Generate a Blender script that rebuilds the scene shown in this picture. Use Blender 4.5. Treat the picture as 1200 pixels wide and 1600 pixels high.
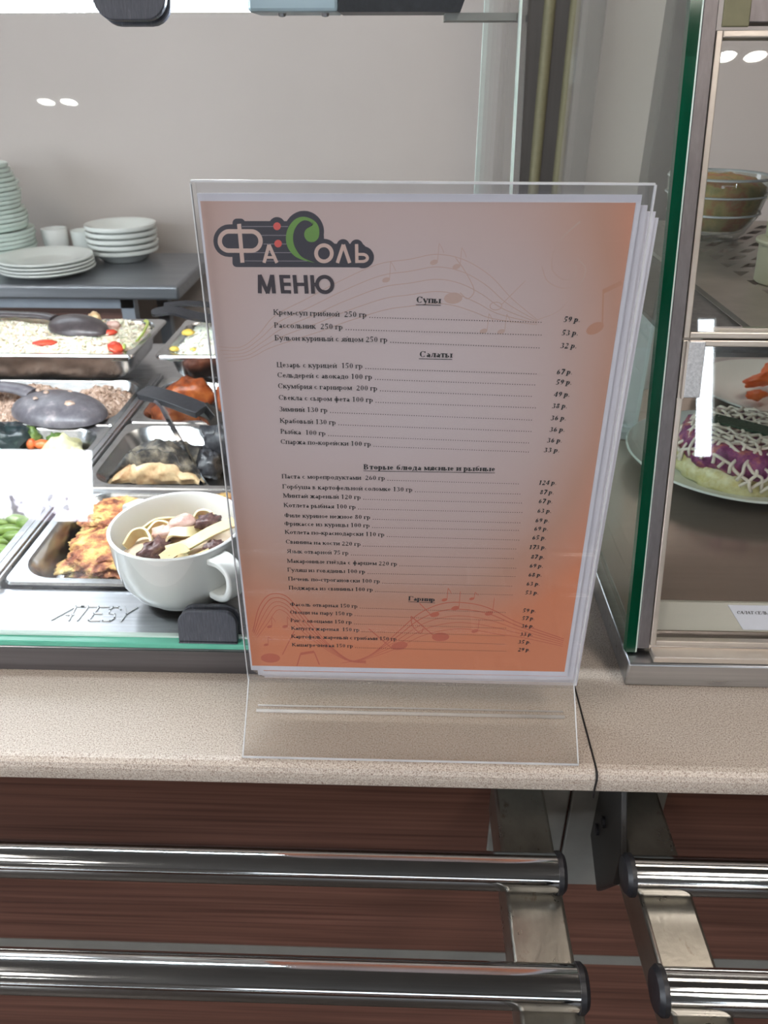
import bpy, math, random
from math import sin, cos, pi, radians as rad
from mathutils import Vector, Matrix, noise

for _o in list(bpy.data.objects): bpy.data.objects.remove(_o, do_unlink=True)
SC = bpy.context.scene
COL = SC.collection
rng = random.Random(7)

# ------------------------------------------------------------------ camera
cd = bpy.data.cameras.new('camera'); cam = bpy.data.objects.new('camera', cd); COL.objects.link(cam)
cd.sensor_fit = 'VERTICAL'; cd.sensor_height = 36.0; cd.sensor_width = 27.0
cd.lens = 1209.48/1600*36.0; cd.clip_start = 0.01; cd.clip_end = 60
cd.dof.use_dof = True; cd.dof.focus_distance = 0.455; cd.dof.aperture_fstop = 17.0
cam.matrix_world = Matrix(((0.9995485, -0.0144256, 0.0263563, 0.0),
                           (0.0300371, 0.5008864, -0.8649917, 0.0),
                           (-0.0007235, 0.8653928, 0.5010936, 0.38724),
                           (0, 0, 0, 1)))
SC.camera = cam

# ------------------------------------------------------------------ light and exposure
SC.view_settings.view_transform = 'Standard'; SC.view_settings.look = 'None'
SC.view_settings.gamma = 1.0; SC.view_settings.use_curve_mapping = False
SC.view_settings.exposure = 0.0
SC.cycles.max_bounces = 14; SC.cycles.transparent_max_bounces = 24
SC.cycles.diffuse_bounces = 4; SC.cycles.glossy_bounces = 6
SC.cycles.caustics_reflective = False; SC.cycles.caustics_refractive = False
SC.cycles.sample_clamp_indirect = 6.0
wd = bpy.data.worlds.new('world'); SC.world = wd; wd.use_nodes = True
wd.node_tree.nodes['Background'].inputs[0].default_value = (.8, .87, 1, 1)
wd.node_tree.nodes['Background'].inputs[1].default_value = 0.3
P_FILL, P_LED, P_DAY, P_LOW, P_SLIT, P_SPOT = 16.3, 86.0, 9.0, 26.0, 26.0, 45.0; P_KIT = 6.0; P_BACK_FILL = 10.0; P_REAR = 4.0

# ------------------------------------------------------------------ materials
def base(name):
    m = bpy.data.materials.new(name); m.use_nodes = True
    nt = m.node_tree; nt.nodes.clear()
    out = nt.nodes.new('ShaderNodeOutputMaterial')
    return m, nt, out
def nd(nt, t, **kw):
    n = nt.nodes.new(t)
    for k, v in kw.items(): setattr(n, k, v)
    return n
def c4(c): return (c[0], c[1], c[2], 1)
def S(r, g, b):
    f = lambda v: ((v/255+.055)/1.055)**2.4 if v > 10 else v/255/12.92
    return (f(r), f(g), f(b))
def coords(nt, scale=(1, 1, 1), kind='Object'):
    tc = nd(nt, 'ShaderNodeTexCoord'); mp = nd(nt, 'ShaderNodeMapping')
    mp.inputs['Scale'].default_value = scale
    nt.links.new(tc.outputs[kind], mp.inputs[0]); return mp.outputs[0]
def ramp(nt, fac, stops):
    r = nd(nt, 'ShaderNodeValToRGB'); e = r.color_ramp.elements
    e[0].position = stops[0][0]; e[0].color = c4(stops[0][1])
    e[1].position = stops[-1][0]; e[1].color = c4(stops[-1][1])
    for p_, c_ in stops[1:-1]:
        x = e.new(p_); x.color = c4(c_)
    nt.links.new(fac, r.inputs[0]); return r.outputs[0]
def pm(name, stops, rough=.5, metal=0, scale=(40, 40, 40), detail=4, bump=0, spec=.5, sss=0, vor=False, coat=0, brough=0):
    """Principled material; colour from noise through a ramp (or one flat colour)."""
    m, nt, out = base(name)
    b = nd(nt, 'ShaderNodeBsdfPrincipled'); nt.links.new(b.outputs[0], out.inputs[0])
    b.inputs['Roughness'].default_value = rough; b.inputs['Metallic'].default_value = metal
    b.inputs['Specular IOR Level'].default_value = spec
    b.inputs['Coat Weight'].default_value = coat
    if sss:
        b.inputs['Subsurface Weight'].default_value = sss; b.inputs['Subsurface Scale'].default_value = .004
    if not isinstance(stops[0], tuple): stops = [(0, stops), (1, stops)]
    co = coords(nt, scale)
    if vor:
        n = nd(nt, 'ShaderNodeTexVoronoi'); fac = n.outputs['Distance']
        n.inputs['Scale'].default_value = 1
    else:
        n = nd(nt, 'ShaderNodeTexNoise'); n.inputs['Scale'].default_value = 1
        n.inputs['Detail'].default_value = detail; n.inputs['Roughness'].default_value = .6; fac = n.outputs['Fac']
    nt.links.new(co, n.inputs['Vector'])
    nt.links.new(ramp(nt, fac, stops), b.inputs['Base Color'])
    if bump:
        bp = nd(nt, 'ShaderNodeBump'); bp.inputs['Strength'].default_value = min(1, bump); bp.inputs['Distance'].default_value = .001*max(1, bump)
        nt.links.new(fac, bp.inputs['Height']); nt.links.new(bp.outputs[0], b.inputs['Normal'])
    if brough:
        mr = nd(nt, 'ShaderNodeMapRange'); mr.inputs['To Min'].default_value = rough-brough; mr.inputs['To Max'].default_value = rough+brough
        nt.links.new(fac, mr.inputs['Value']); nt.links.new(mr.outputs[0], b.inputs['Roughness'])
    return m
def glassmat(name, tint=(1, 1, 1), haze=0, hazecol=(.9, .9, .9), refl=1.0):
    """clear sheet: transparent, with a Fresnel mirror on top and an optional milky haze"""
    m, nt, out = base(name)
    g = nd(nt, 'ShaderNodeNewGeometry'); vm = nd(nt, 'ShaderNodeVectorMath', operation='DOT_PRODUCT')
    nt.links.new(g.outputs['Normal'], vm.inputs[0]); nt.links.new(g.outputs['Incoming'], vm.inputs[1])
    a = nd(nt, 'ShaderNodeMath', operation='ABSOLUTE'); nt.links.new(vm.outputs['Value'], a.inputs[0])
    s = nd(nt, 'ShaderNodeMath', operation='SUBTRACT', use_clamp=True); s.inputs[0].default_value = 1; nt.links.new(a.outputs[0], s.inputs[1])
    p = nd(nt, 'ShaderNodeMath', operation='POWER'); nt.links.new(s.outputs[0], p.inputs[0]); p.inputs[1].default_value = 5
    mu = nd(nt, 'ShaderNodeMath', operation='MULTIPLY_ADD'); nt.links.new(p.outputs[0], mu.inputs[0])
    mu.inputs[1].default_value = .8*refl; mu.inputs[2].default_value = .04*refl
    tr = nd(nt, 'ShaderNodeBsdfTransparent'); tr.inputs[0].default_value = c4(tint)
    gl = nd(nt, 'ShaderNodeBsdfGlossy'); gl.inputs['Roughness'].default_value = 0.0
    base_sh = tr.outputs[0]
    if haze:
        df = nd(nt, 'ShaderNodeBsdfDiffuse'); df.inputs[0].default_value = c4(hazecol)
        mx = nd(nt, 'ShaderNodeMixShader'); mx.inputs[0].default_value = haze
        nt.links.new(tr.outputs[0], mx.inputs[1]); nt.links.new(df.outputs[0], mx.inputs[2]); base_sh = mx.outputs[0]
    m2 = nd(nt, 'ShaderNodeMixShader'); nt.links.new(mu.outputs[0], m2.inputs[0])
    nt.links.new(base_sh, m2.inputs[1]); nt.links.new(gl.outputs[0], m2.inputs[2])
    nt.links.new(m2.outputs[0], out.inputs[0])
    return m
def emis(name, col, strength):
    m, nt, out = base(name); e = nd(nt, 'ShaderNodeEmission')
    e.inputs[0].default_value = c4(col); e.inputs[1].default_value = strength
    nt.links.new(e.outputs[0], out.inputs[0]); return m

M = {}
M['steel'] = pm('brushed_steel', [(.3, S(178, 180, 184)), (.7, S(200, 201, 204))], .3, 1, (6, 260, 260), 3, .08, brough=.07)
M['steel_dark'] = pm('satin_steel', [(.3, S(140, 140, 142)), (.7, S(160, 160, 162))], .36, 1, (200, 200, 6), 3, .05)
M['post'] = pm('post_steel', [(.3, S(120, 113, 113)), (.7, S(132, 126, 126))], .42, .75, (300, 300, 10), 3)
M['column'] = pm('column_steel', [(.3, S(72, 68, 65)), (.7, S(80, 76, 73))], .5, .3, (120, 120, 4), 3)
M['yellow_reflection'] = pm('reflection_tint', [(.3, S(122, 117, 90)), (.7, S(130, 125, 97))], .6, .1, (120, 120, 120))  # reflection colour painted on the column strips and the top hinge
M['pan'] = pm('pan_steel', [(.3, S(190, 192, 194)), (.7, S(208, 209, 210))], .24, 1, (90, 90, 90), 3, .05, brough=.06)
M['chrome'] = pm('chrome_tube', [(.35, S(206, 207, 208)), (.65, S(216, 216, 216))], .09, 1, (12, 60, 60), 5, .0, brough=.05)
M['bracket'] = pm('bracket_steel', [(.35, S(150, 146, 138)), (.62, S(165, 161, 152)), (.72, S(120, 105, 92))], .3, .85, (60, 40, 60), 6, .3, brough=.1)
M['trim'] = pm('case_trim_steel', [(.3, S(112, 111, 116)), (.7, S(124, 123, 128))], .3, .9, (6, 260, 260), 3, .05)
M['gusset'] = pm('gusset_paint', [(.3, S(50, 48, 47)), (.7, S(58, 56, 55))], .4, .2, (60, 60, 60))
M['greyplate'] = pm('grey_plate', [(.3, S(148, 146, 140)), (.7, S(158, 156, 150))], .45, .3, (40, 40, 40))
M['black'] = pm('black_plastic', [(.3, S(28, 28, 32)), (.75, S(46, 46, 52))], .4, 0, (220, 220, 220), 5, .1)
M['clip'] = pm('clip_plastic', [(.3, S(62, 64, 72)), (.62, S(80, 82, 92)), (.75, S(124, 126, 134))], .45, 0, (900, 60, 120), 6, .2)
M['spoon'] = pm('dark_spoon_plastic', [(.3, S(58, 52, 54)), (.7, S(84, 76, 78))], .3, 0, (80, 80, 80), 4)
M['spoon_grey'] = pm('grey_spoon_plastic', [(.3, S(84, 80, 86)), (.55, S(112, 108, 114)), (.72, S(160, 150, 150))], .35, 0, (70, 70, 70), 5)
M['white'] = pm('white_porcelain', [(.3, S(236, 237, 234)), (.7, S(242, 243, 240))], .12, 0, (10, 10, 10), coat=.3)
M['plate_green'] = pm('pale_green_porcelain', [(.3, S(206, 222, 214)), (.7, S(216, 230, 222))], .2, 0, (10, 10, 10))
M['plate_white'] = pm('white_plate', [(.3, S(226, 230, 226)), (.7, S(234, 238, 234))], .2, 0, (10, 10, 10))
M['glass'] = glassmat('clear_glass', (.985, .992, .99))
M['glass_side'] = glassmat('side_glass', (.86, .90, .87))
M['edge'] = pm('green_glass_edge', [(.3, S(0, 62, 40)), (.7, S(4, 78, 54))], .08, 0, (60, 60, 8))
M['edge_reflection'] = pm('green_glass_reflection', [(.3, S(88, 178, 152)), (.7, S(120, 205, 180))], .15, 0, (12, 60, 60))
M['edge_white'] = pm('ground_glass_edge', [(.3, S(205, 226, 218)), (.7, S(225, 240, 232))], .3, 0, (12, 60, 60))
M['acrylic'] = glassmat('acrylic_sheet', (.97, .97, .975), .022, (.85, .85, .9), .8)
M['acrylic_foot'] = glassmat('scuffed_acrylic', (.955, .93, .90), .10, (.82, .79, .76), 1.0)
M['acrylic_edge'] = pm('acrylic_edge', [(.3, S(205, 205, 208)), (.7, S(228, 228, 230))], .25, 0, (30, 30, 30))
M['clear_frame'] = pm('door_frame_beige', [(.3, S(196, 184, 172)), (.7, S(210, 198, 186))], .3, .35, (40, 40, 40))
M['bowl_glass'] = glassmat('bowl_glass', (.9, .92, .9), .05, (.8, .8, .8), 1.6)
M['paper'] = pm('white_paper', [(.3, S(226, 225, 234)), (.7, S(232, 231, 240))], .6, 0, (60, 60, 60))
M['ink'] = pm('black_ink', [(.3, S(18, 13, 13)), (.7, S(24, 18, 18))], .6)
M['ink_purple'] = pm('dark_purple_ink', [(.3, S(36, 23, 36)), (.7, S(40, 27, 40))], .5)
M['navy'] = pm('navy_ink', [(.3, S(40, 38, 52)), (.7, S(44, 42, 56))], .5)
M['beige_ink'] = pm('beige_ink', [(.3, S(220, 190, 178)), (.7, S(224, 194, 182))], .5)
M['grey_ink'] = pm('grey_ink', [(.3, S(140, 132, 140)), (.7, S(146, 138, 146))], .5)
M['green_ink'] = pm('green_ink', [(.3, S(104, 152, 62)), (.7, S(112, 160, 68))], .5)
M['red_ink'] = pm('red_ink', [(.3, S(232, 92, 84)), (.7, S(236, 98, 90))], .5)
M['faint_ink'] = pm('faint_brown_ink', [(.3, S(202, 172, 160)), (.7, S(206, 176, 164))], .6)
M['tan_ink'] = pm('tan_ink', [(.3, S(196, 142, 116)), (.7, S(200, 146, 120))], .6)
M['rust_ink'] = pm('rust_ink', [(.3, S(206, 106, 78)), (.7, S(210, 110, 82))], .6)
M['counter'] = None
M['cream'] = pm('cream_plastic', [(.3, S(216, 214, 188)), (.7, S(222, 220, 194))], .4, 0, (20, 20, 20))
M['shelf'] = pm('shelf_steel', [(.3, S(168, 158, 150)), (.7, S(180, 170, 162))], .4, .4, (60, 60, 60), 3)
M['dish_white'] = pm('white_board', [(.3, S(238, 242, 246)), (.7, S(242, 246, 250))], .4, 0, (20, 20, 20))
M['grey_plastic'] = pm('grey_price_rail', [(.3, S(196, 190, 176)), (.7, S(202, 196, 182))], .35, 0, (20, 20, 20))
M['rough_silver'] = pm('hammered_hinge', [(.35, S(205, 205, 207)), (.65, S(232, 232, 234))], .35, .6, (500, 500, 500), 3, .5)
M['table'] = pm('table_steel', [(.3, S(128, 132, 138)), (.7, S(144, 148, 154))], .36, .55, (4, 120, 120), 3)
M['lamp_end'] = pm('lamp_end_cap', [(.3, S(176, 196, 206)), (.7, S(186, 206, 216))], .35, .2, (20, 20, 20))
M['tableframe'] = pm('table_frame', [(.3, S(150, 158, 168)), (.7, S(160, 168, 178))], .4, .4, (20, 20, 20))
# speckled laminate
def counter_mat():
    m, nt, out = base('speckled_laminate'); b = nd(nt, 'ShaderNodeBsdfPrincipled'); nt.links.new(b.outputs[0], out.inputs[0])
    co = coords(nt)
    n = nd(nt, 'ShaderNodeTexNoise'); n.inputs['Scale'].default_value = 1000; n.inputs['Detail'].default_value = 2; nt.links.new(co, n.inputs['Vector'])
    n2 = nd(nt, 'ShaderNodeTexNoise'); n2.inputs['Scale'].default_value = 1500; n2.inputs['Detail'].default_value = 1; nt.links.new(co, n2.inputs['Vector'])
    a = ramp(nt, n.outputs['Fac'], [(.34, S(168, 148, 134)), (.46, S(204, 190, 177)), (.6, S(213, 201, 189)), (.72, S(224, 215, 205))])
    k = ramp(nt, n2.outputs['Fac'], [(.33, S(150, 126, 110)), (.42, (1, 1, 1))])
    mx = nd(nt, 'ShaderNodeMix', data_type='RGBA', blend_type='MULTIPLY'); mx.inputs[0].default_value = .8
    nt.links.new(a, mx.inputs[6]); nt.links.new(k, mx.inputs[7]); nt.links.new(mx.outputs[2], b.inputs['Base Color'])
    b.inputs['Roughness'].default_value = .34; return m
M['counter'] = counter_mat()
def wood_mat():
    m, nt, out = base('dark_wood_laminate'); b = nd(nt, 'ShaderNodeBsdfPrincipled'); nt.links.new(b.outputs[0], out.inputs[0])
    n = nd(nt, 'ShaderNodeTexNoise'); n.inputs['Scale'].default_value = 1; n.inputs['Detail'].default_value = 8; n.inputs['Distortion'].default_value = .3
    nt.links.new(coords(nt, (4, 60, 260)), n.inputs['Vector'])
    n2 = nd(nt, 'ShaderNodeTexNoise'); n2.inputs['Scale'].default_value = 1; n2.inputs['Detail'].default_value = 2
    nt.links.new(coords(nt, (3, 10, 25)), n2.inputs['Vector'])
    a = ramp(nt, n.outputs['Fac'], [(.3, S(90, 58, 49)), (.5, S(117, 79, 67)), (.7, S(132, 92, 79))])
    k = ramp(nt, n2.outputs['Fac'], [(.3, (.7, .68, .66)), (.65, (1, 1, 1))])
    mx = nd(nt, 'ShaderNodeMix', data_type='RGBA', blend_type='MULTIPLY'); mx.inputs[0].default_value = 1
    nt.links.new(a, mx.inputs[6]); nt.links.new(k, mx.inputs[7]); nt.links.new(mx.outputs[2], b.inputs['Base Color'])
    b.inputs['Roughness'].default_value = .45; return m
M['wood'] = wood_mat()
def print_mat():
    """warm artwork printed on the sheet: pale pinkish middle, orange margins, deep orange foot"""
    m, nt, out = base('menu_artwork'); b = nd(nt, 'ShaderNodeBsdfPrincipled'); nt.links.new(b.outputs[0], out.inputs[0])
    tc = nd(nt, 'ShaderNodeTexCoord'); sp = nd(nt, 'ShaderNodeSeparateXYZ'); nt.links.new(tc.outputs['Object'], sp.inputs[0])
    def mth(op, a, bb=None, c=None):
        n = nd(nt, 'ShaderNodeMath', operation=op)
        for i, v in enumerate((a, bb, c)):
            if v is None: continue
            if isinstance(v, (int, float)): n.inputs[i].default_value = v
            else: nt.links.new(v, n.inputs[i])
        return n.outputs[0]
    x = mth('DIVIDE', sp.outputs[0], .210); z = mth('DIVIDE', sp.outputs[2], .297)
    dx = mth('SUBTRACT', x, .42); dz = mth('SUBTRACT', z, .60)
    ax = mth('ABSOLUTE', dx)
    r2 = mth('ADD', mth('MULTIPLY', mth('POWER', ax, 2.6), 2.3), mth('MULTIPLY', mth('POWER', mth('ABSOLUTE', dz), 2.2), 1.5))
    low = mth('MULTIPLY', mth('POWER', mth('SUBTRACT', 1.0, z), 3.0), .75)
    n = nd(nt, 'ShaderNodeTexNoise'); n.inputs['Scale'].default_value = 9; nt.links.new(tc.outputs['Object'], n.inputs['Vector'])
    f = mth('ADD', mth('ADD', r2, low), mth('MULTIPLY', mth('SUBTRACT', n.outputs['Fac'], .5), .22))
    nt.links.new(ramp(nt, f, [(0, PRINT[0]), (.25, PRINT[1]), (.55, PRINT[2]), (.95, PRINT[3])]), b.inputs['Base Color'])
    b.inputs['Roughness'].default_value = .5; return m
PRINT = [S(216, 201, 202), S(208, 184, 178), S(202, 154, 132), S(228, 140, 98)]
M['print'] = print_mat()
# food
M['rice'] = pm('cooked_rice', [(.3, S(240, 224, 198)), (.7, S(250, 241, 224))], .45, 0, (90, 90, 90), 3, 0, sss=.2)
M['rice_white'] = pm('white_rice', [(.3, S(232, 230, 214)), (.7, S(246, 244, 232))], .45, 0, (90, 90, 90), 3, 0, sss=.2)
M['buckwheat'] = pm('buckwheat', [(.25, S(150, 118, 98)), (.5, S(190, 160, 140)), (.75, S(226, 204, 190))], .5, 0, (160, 160, 160), 3, .3)
M['tomato'] = pm('red_pepper', [(.3, S(196, 50, 36)), (.7, S(226, 92, 66))], .25, 0, (60, 60, 60), 3)
M['corn'] = pm('sweetcorn', [(.3, S(224, 186, 62)), (.7, S(242, 214, 110))], .3, 0, (60, 60, 60))
M['pepper_green'] = pm('green_pepper', [(.3, S(158, 176, 70)), (.7, S(196, 208, 110))], .3, 0, (60, 60, 60))
M['chicken'] = pm('fried_chicken_crust', [(.3, S(92, 40, 22)), (.5, S(160, 78, 36)), (.72, S(206, 122, 62))], .3, 0, (55, 55, 55), 6, 2.5)
M['fritter'] = pm('potato_fritter_crust', [(.28, S(70, 32, 24)), (.40, S(150, 82, 56)), (.47, S(190, 126, 84)), (.54, S(216, 172, 104)), (.62, S(228, 200, 128)), (.75, S(240, 220, 160))], .4, 0, (75, 75, 75), 10, 6)
M['fish_skin'] = pm('fish_skin', [(.32, S(22, 23, 28)), (.46, S(66, 64, 62)), (.56, S(120, 112, 100)), (.7, S(176, 164, 142))], .35, 0, (60, 60, 60), 8, 3)
M['fish_flesh'] = pm('fish_flesh', [(.3, S(188, 140, 96)), (.55, S(222, 190, 146)), (.75, S(240, 216, 172))], .4, 0, (70, 70, 70), 6, 1.5)
M['fish_dark'] = pm('dark_fish_skin', [(.3, S(22, 24, 30)), (.6, S(62, 62, 66)), (.75, S(110, 106, 100))], .25, 0, (80, 80, 80), 6, 2)
M['batter'] = pm('golden_batter', [(.3, S(176, 116, 52)), (.55, S(222, 176, 92)), (.75, S(242, 214, 142))], .3, 0, (60, 60, 60), 6, 2)
M['pod'] = pm('green_pod', [(.3, S(78, 110, 42)), (.7, S(140, 164, 84))], .3, 0, (50, 50, 50), 4)
M['broccoli'] = pm('broccoli', [(.3, S(52, 86, 34)), (.7, S(136, 160, 84))], .5, 0, (120, 120, 120), 5, 1.5)
M['cauli'] = pm('cauliflower', [(.3, S(206, 200, 150)), (.7, S(232, 228, 190))], .45, 0, (90, 90, 90), 5, 1.5)
M['carrot'] = pm('carrot', [(.3, S(218, 92, 44)), (.7, S(238, 130, 74))], .3, 0, (60, 60, 60), 4)
M['aubergine'] = pm('dark_greens', [(.3, S(18, 26, 36)), (.65, S(50, 66, 66)), (.78, S(120, 140, 120))], .25, 0, (70, 70, 70), 5, 1.5)
M['noodle'] = pm('egg_noodle', [(.3, S(226, 206, 154)), (.7, S(240, 226, 182))], .35, 0, (60, 60, 60), 3, 0, sss=.15)
M['sauce'] = pm('cream_sauce', [(.3, S(214, 188, 160)), (.7, S(230, 212, 190))], .25, 0, (60, 60, 60), 4, 1)
M['shrimp'] = pm('pink_seafood', [(.3, S(204, 152, 138)), (.7, S(230, 200, 188))], .25, 0, (110, 110, 110), 4, 1)
M['octopus'] = pm('dark_seafood', [(.3, S(58, 34, 38)), (.55, S(112, 80, 78)), (.75, S(170, 136, 126))], .25, 0, (120, 120, 120), 5, 2)
M['potato'] = pm('grated_potato', [(.3, S(214, 200, 128)), (.7, S(240, 236, 200))], .4, 0, (110, 110, 110), 5, 2)
M['beet'] = pm('beetroot_layer', [(.28, S(84, 30, 66)), (.5, S(150, 76, 126)), (.64, S(196, 120, 110)), (.76, S(210, 160, 170))], .35, 0, (90, 90, 90), 6, 2)
M['mayo'] = pm('mayonnaise', [(.3, S(236, 222, 206)), (.7, S(244, 234, 220))], .3, 0, (50, 50, 50))
M['dill'] = pm('chopped_dill', [(.3, S(34, 54, 40)), (.7, S(66, 88, 66))], .6, 0, (300, 300, 300), 5, 2)
M['salad'] = pm('mixed_salad', [(.28, S(118, 128, 66)), (.42, S(190, 172, 104)), (.52, S(230, 190, 120)), (.6, S(226, 136, 92)), (.72, S(226, 204, 140))], .4, 0, (40, 40, 40), 5, 2)

# ------------------------------------------------------------------ mesh builder
class MB:
    def __init__(s): s.v = []; s.f = []; s.m = []
    def add(s, vs, fs, mi=0):
        o = len(s.v); s.v += [tuple(v) for v in vs]
        for f in fs: s.f.append([o+i for i in f]); s.m.append(mi)
        return s
    def box(s, x0, x1, y0, y1, z0, z1, mi=0):
        return s.add([(x0,y0,z0),(x1,y0,z0),(x1,y1,z0),(x0,y1,z0),(x0,y0,z1),(x1,y0,z1),(x1,y1,z1),(x0,y1,z1)],
              [(0,3,2,1),(4,5,6,7),(0,1,5,4),(1,2,6,5),(2,3,7,6),(3,0,4,7)], mi)
    def xform(s, mat):
        s.v = [tuple(mat @ Vector(v)) for v in s.v]; return s
    def tube(s, path, r, seg=12, mi=0, caps=True, flat=1.0):
        """round (or flattened) tube along a path; r is a number or a list"""
        path = [Vector(p) for p in path]; n = len(path); rr = r if isinstance(r, (list, tuple)) else [r]*n
        t0 = (path[1]-path[0]).normalized(); up = Vector((0, 0, 1)) if abs(t0.z) < .9 else Vector((1, 0, 0))
        vs = []; a = None
        for i, p in enumerate(path):
            t = (path[min(i+1, n-1)]-path[max(i-1, 0)]).normalized()
            if a is None: a = t.cross(up).normalized()
            else:
                a = a-t*a.dot(t); a = a.normalized() if a.length > 1e-6 else t.cross(up).normalized()
            b = t.cross(a).normalized()
            for k in range(seg):
                w = 2*pi*k/seg; vs.append(p+a*cos(w)*rr[i]+b*sin(w)*rr[i]*flat)
        fs = [(i*seg+k, i*seg+(k+1) % seg, (i+1)*seg+(k+1) % seg, (i+1)*seg+k) for i in range(n-1) for k in range(seg)]
        if caps: fs += [tuple(range(seg))[::-1], tuple((n-1)*seg+k for k in range(seg))]
        return s.add(vs, fs, mi)
    def lathe(s, prof, c=(0, 0, 0), seg=48, mi=0, sx=1, sy=1):
        vs = []; fs = []; n = len(prof)
        for k in range(seg):
            w = 2*pi*k/seg
            for r, z in prof: vs.append((c[0]+r*cos(w)*sx, c[1]+r*sin(w)*sy, c[2]+z))
        for k in range(seg):
            k2 = (k+1) % seg
            for i in range(n-1): fs.append((k*n+i, k2*n+i, k2*n+i+1, k*n+i+1))
        return s.add(vs, fs, mi)
    def ribbon(s, path, side, w, th, mi=0):
        """flat strip along a path; side = list of (or one) width directions"""
        path = [Vector(p) for p in path]; n = len(path); vs = []
        for i, p in enumerate(path):
            t = (path[min(i+1, n-1)]-path[max(i-1, 0)]).normalized()
            sd = Vector(side[i] if isinstance(side, list) else side); sd = (sd-t*sd.dot(t)).normalized()
            nn = t.cross(sd).normalized()
            ww = w[i] if isinstance(w, list) else w
            vs += [p+sd*ww/2+nn*th/2, p-sd*ww/2+nn*th/2, p-sd*ww/2-nn*th/2, p+sd*ww/2-nn*th/2]
        fs = [(i*4+k, i*4+(k+1) % 4, i*4+4+(k+1) % 4, i*4+4+k) for i in range(n-1) for k in range(4)]
        fs += [(3, 2, 1, 0), tuple((n-1)*4+k for k in range(4))]
        return s.add(vs, fs, mi)
    def blob(s, c, r, seed=0, amp=.15, freq=2.0, seg=28, rings=18, mi=0, rot=0, floor=None, tilt=(0, 0), fine=0):
        """lumpy ellipsoid"""
        R = Matrix.Rotation(rot, 3, 'Z') @ Matrix.Rotation(tilt[0], 3, 'X') @ Matrix.Rotation(tilt[1], 3, 'Y'); vs = []; fs = []
        for i in range(rings+1):
            ph = pi*i/rings
            for k in range(seg):
                w = 2*pi*k/seg; d = Vector((sin(ph)*cos(w), sin(ph)*sin(w), cos(ph)))
                f = 1+amp*noise.fractal(d*freq+Vector((seed*3.7, seed*1.3, seed*7.1)), 1.0, 2.0, 4)
                if fine: f += fine*noise.fractal(d*freq*6+Vector((seed, 2, 3)), .8, 2.0, 3)
                q = R @ Vector((d.x*r[0]*f, d.y*r[1]*f, d.z*r[2]*f))
                z = q.z+c[2]
                if floor is not None and z < floor: z = floor
                vs.append((c[0]+q.x, c[1]+q.y, z))
        fs = [(i*seg+k, (i+1)*seg+k, (i+1)*seg+(k+1) % seg, i*seg+(k+1) % seg) for i in range(rings) for k in range(seg)]
        return s.add(vs, fs, mi)
    def prism(s, poly, axis, a, b, mi=0):
        """extrude a 2-D polygon: axis 'x' takes (y,z), 'y' takes (x,z), 'z' takes (x,y)"""
        def P(u, w, t): return {'x': (t, u, w), 'y': (u, t, w), 'z': (u, w, t)}[axis]
        n = len(poly); vs = [P(u, w, a) for u, w in poly]+[P(u, w, b) for u, w in poly]
        fs = [tuple(range(n)), tuple(range(2*n-1, n-1, -1))]+[(i, i+n, (i+1) % n+n, (i+1) % n) for i in range(n)]
        return s.add(vs, fs, mi)

ORG = {}
def thing(name, loc, label, cat, group=None):
    o = bpy.data.objects.new(name, None); COL.objects.link(o); o.location = loc; o.empty_display_size = .02
    ORG[o.name] = Vector(loc); return tag(o, label, cat, group)
def tag(o, label, cat, group=None, kind=None):
    o['label'] = label; o['category'] = cat
    if group: o['group'] = group
    if kind: o['kind'] = kind
    return o
def obj(name, mb, mats, parent=None, smooth=None, bevel=0, label=None, loc=None, seg=2):
    """links a builder as one mesh object; geometry is given in world space"""
    org = ORG[parent.name] if parent else Vector(loc or (0, 0, 0))
    me = bpy.data.meshes.new(name)
    me.from_pydata([tuple(Vector(v)-org) for v in mb.v], [], mb.f); me.validate(clean_customdata=False)
    if not isinstance(mats, (list, tuple)): mats = [mats]
    for m in mats: me.materials.append(m)
    if len(mats) > 1 and len(me.polygons) == len(mb.m): me.polygons.foreach_set('material_index', mb.m)
    import bmesh
    bm = bmesh.new(); bm.from_mesh(me); bmesh.ops.recalc_face_normals(bm, faces=bm.faces); bm.to_mesh(me); bm.free()
    if smooth is not None:
        me.polygons.foreach_set('use_smooth', [True]*len(me.polygons))
        if smooth < 180: me.set_sharp_from_angle(angle=rad(smooth))
    o = bpy.data.objects.new(name, me); COL.objects.link(o)
    if parent:
        o.parent = parent; ORG[o.name] = org
    else: o.location = org; ORG[o.name] = org
    if bevel:
        b = o.modifiers.new('bevel', 'BEVEL'); b.width = bevel; b.segments = seg; b.limit_method = 'ANGLE'; b.angle_limit = rad(40)
    if label: o['label'] = label
    return o
def struct(name, mb, mat, parent=None, **kw):
    o = obj(name, mb, mat, parent, **kw)
    if not parent: o['kind'] = 'structure'
    return o
def dup(root, loc, rotz, label, group=None):
    """a copy of a thing with copies of its parts"""
    r = root.copy(); COL.objects.link(r); r.location = loc; r.rotation_euler = (0, 0, rotz); r['label'] = label
    if group: r['group'] = group
    for ch in list(root.children):
        c = ch.copy(); COL.objects.link(c); c.parent = r
    return r
def lean(y0, z0, deg):
    """maps (x, distance up the slope, distance out towards the customer) of a leaning pane to the place"""
    a = rad(deg); up = Vector((0, sin(a), cos(a))); n = Vector((0, -cos(a), sin(a))); o = Vector((0, y0, z0))
    return lambda x, s, d: Vector((x, 0, 0))+o+up*s+n*d
def lbox(mb, L, x0, x1, s0, s1, d0, d1, mi=0):
    t = MB().box(x0, x1, s0, s1, d0, d1)
    return mb.add([L(*v) for v in t.v], t.f, mi)
def lpoly(mb, L, poly, d0, d1, mi=0):
    t = MB().prism(poly, 'z', d0, d1)
    return mb.add([L(*v) for v in t.v], t.f, mi)
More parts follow.
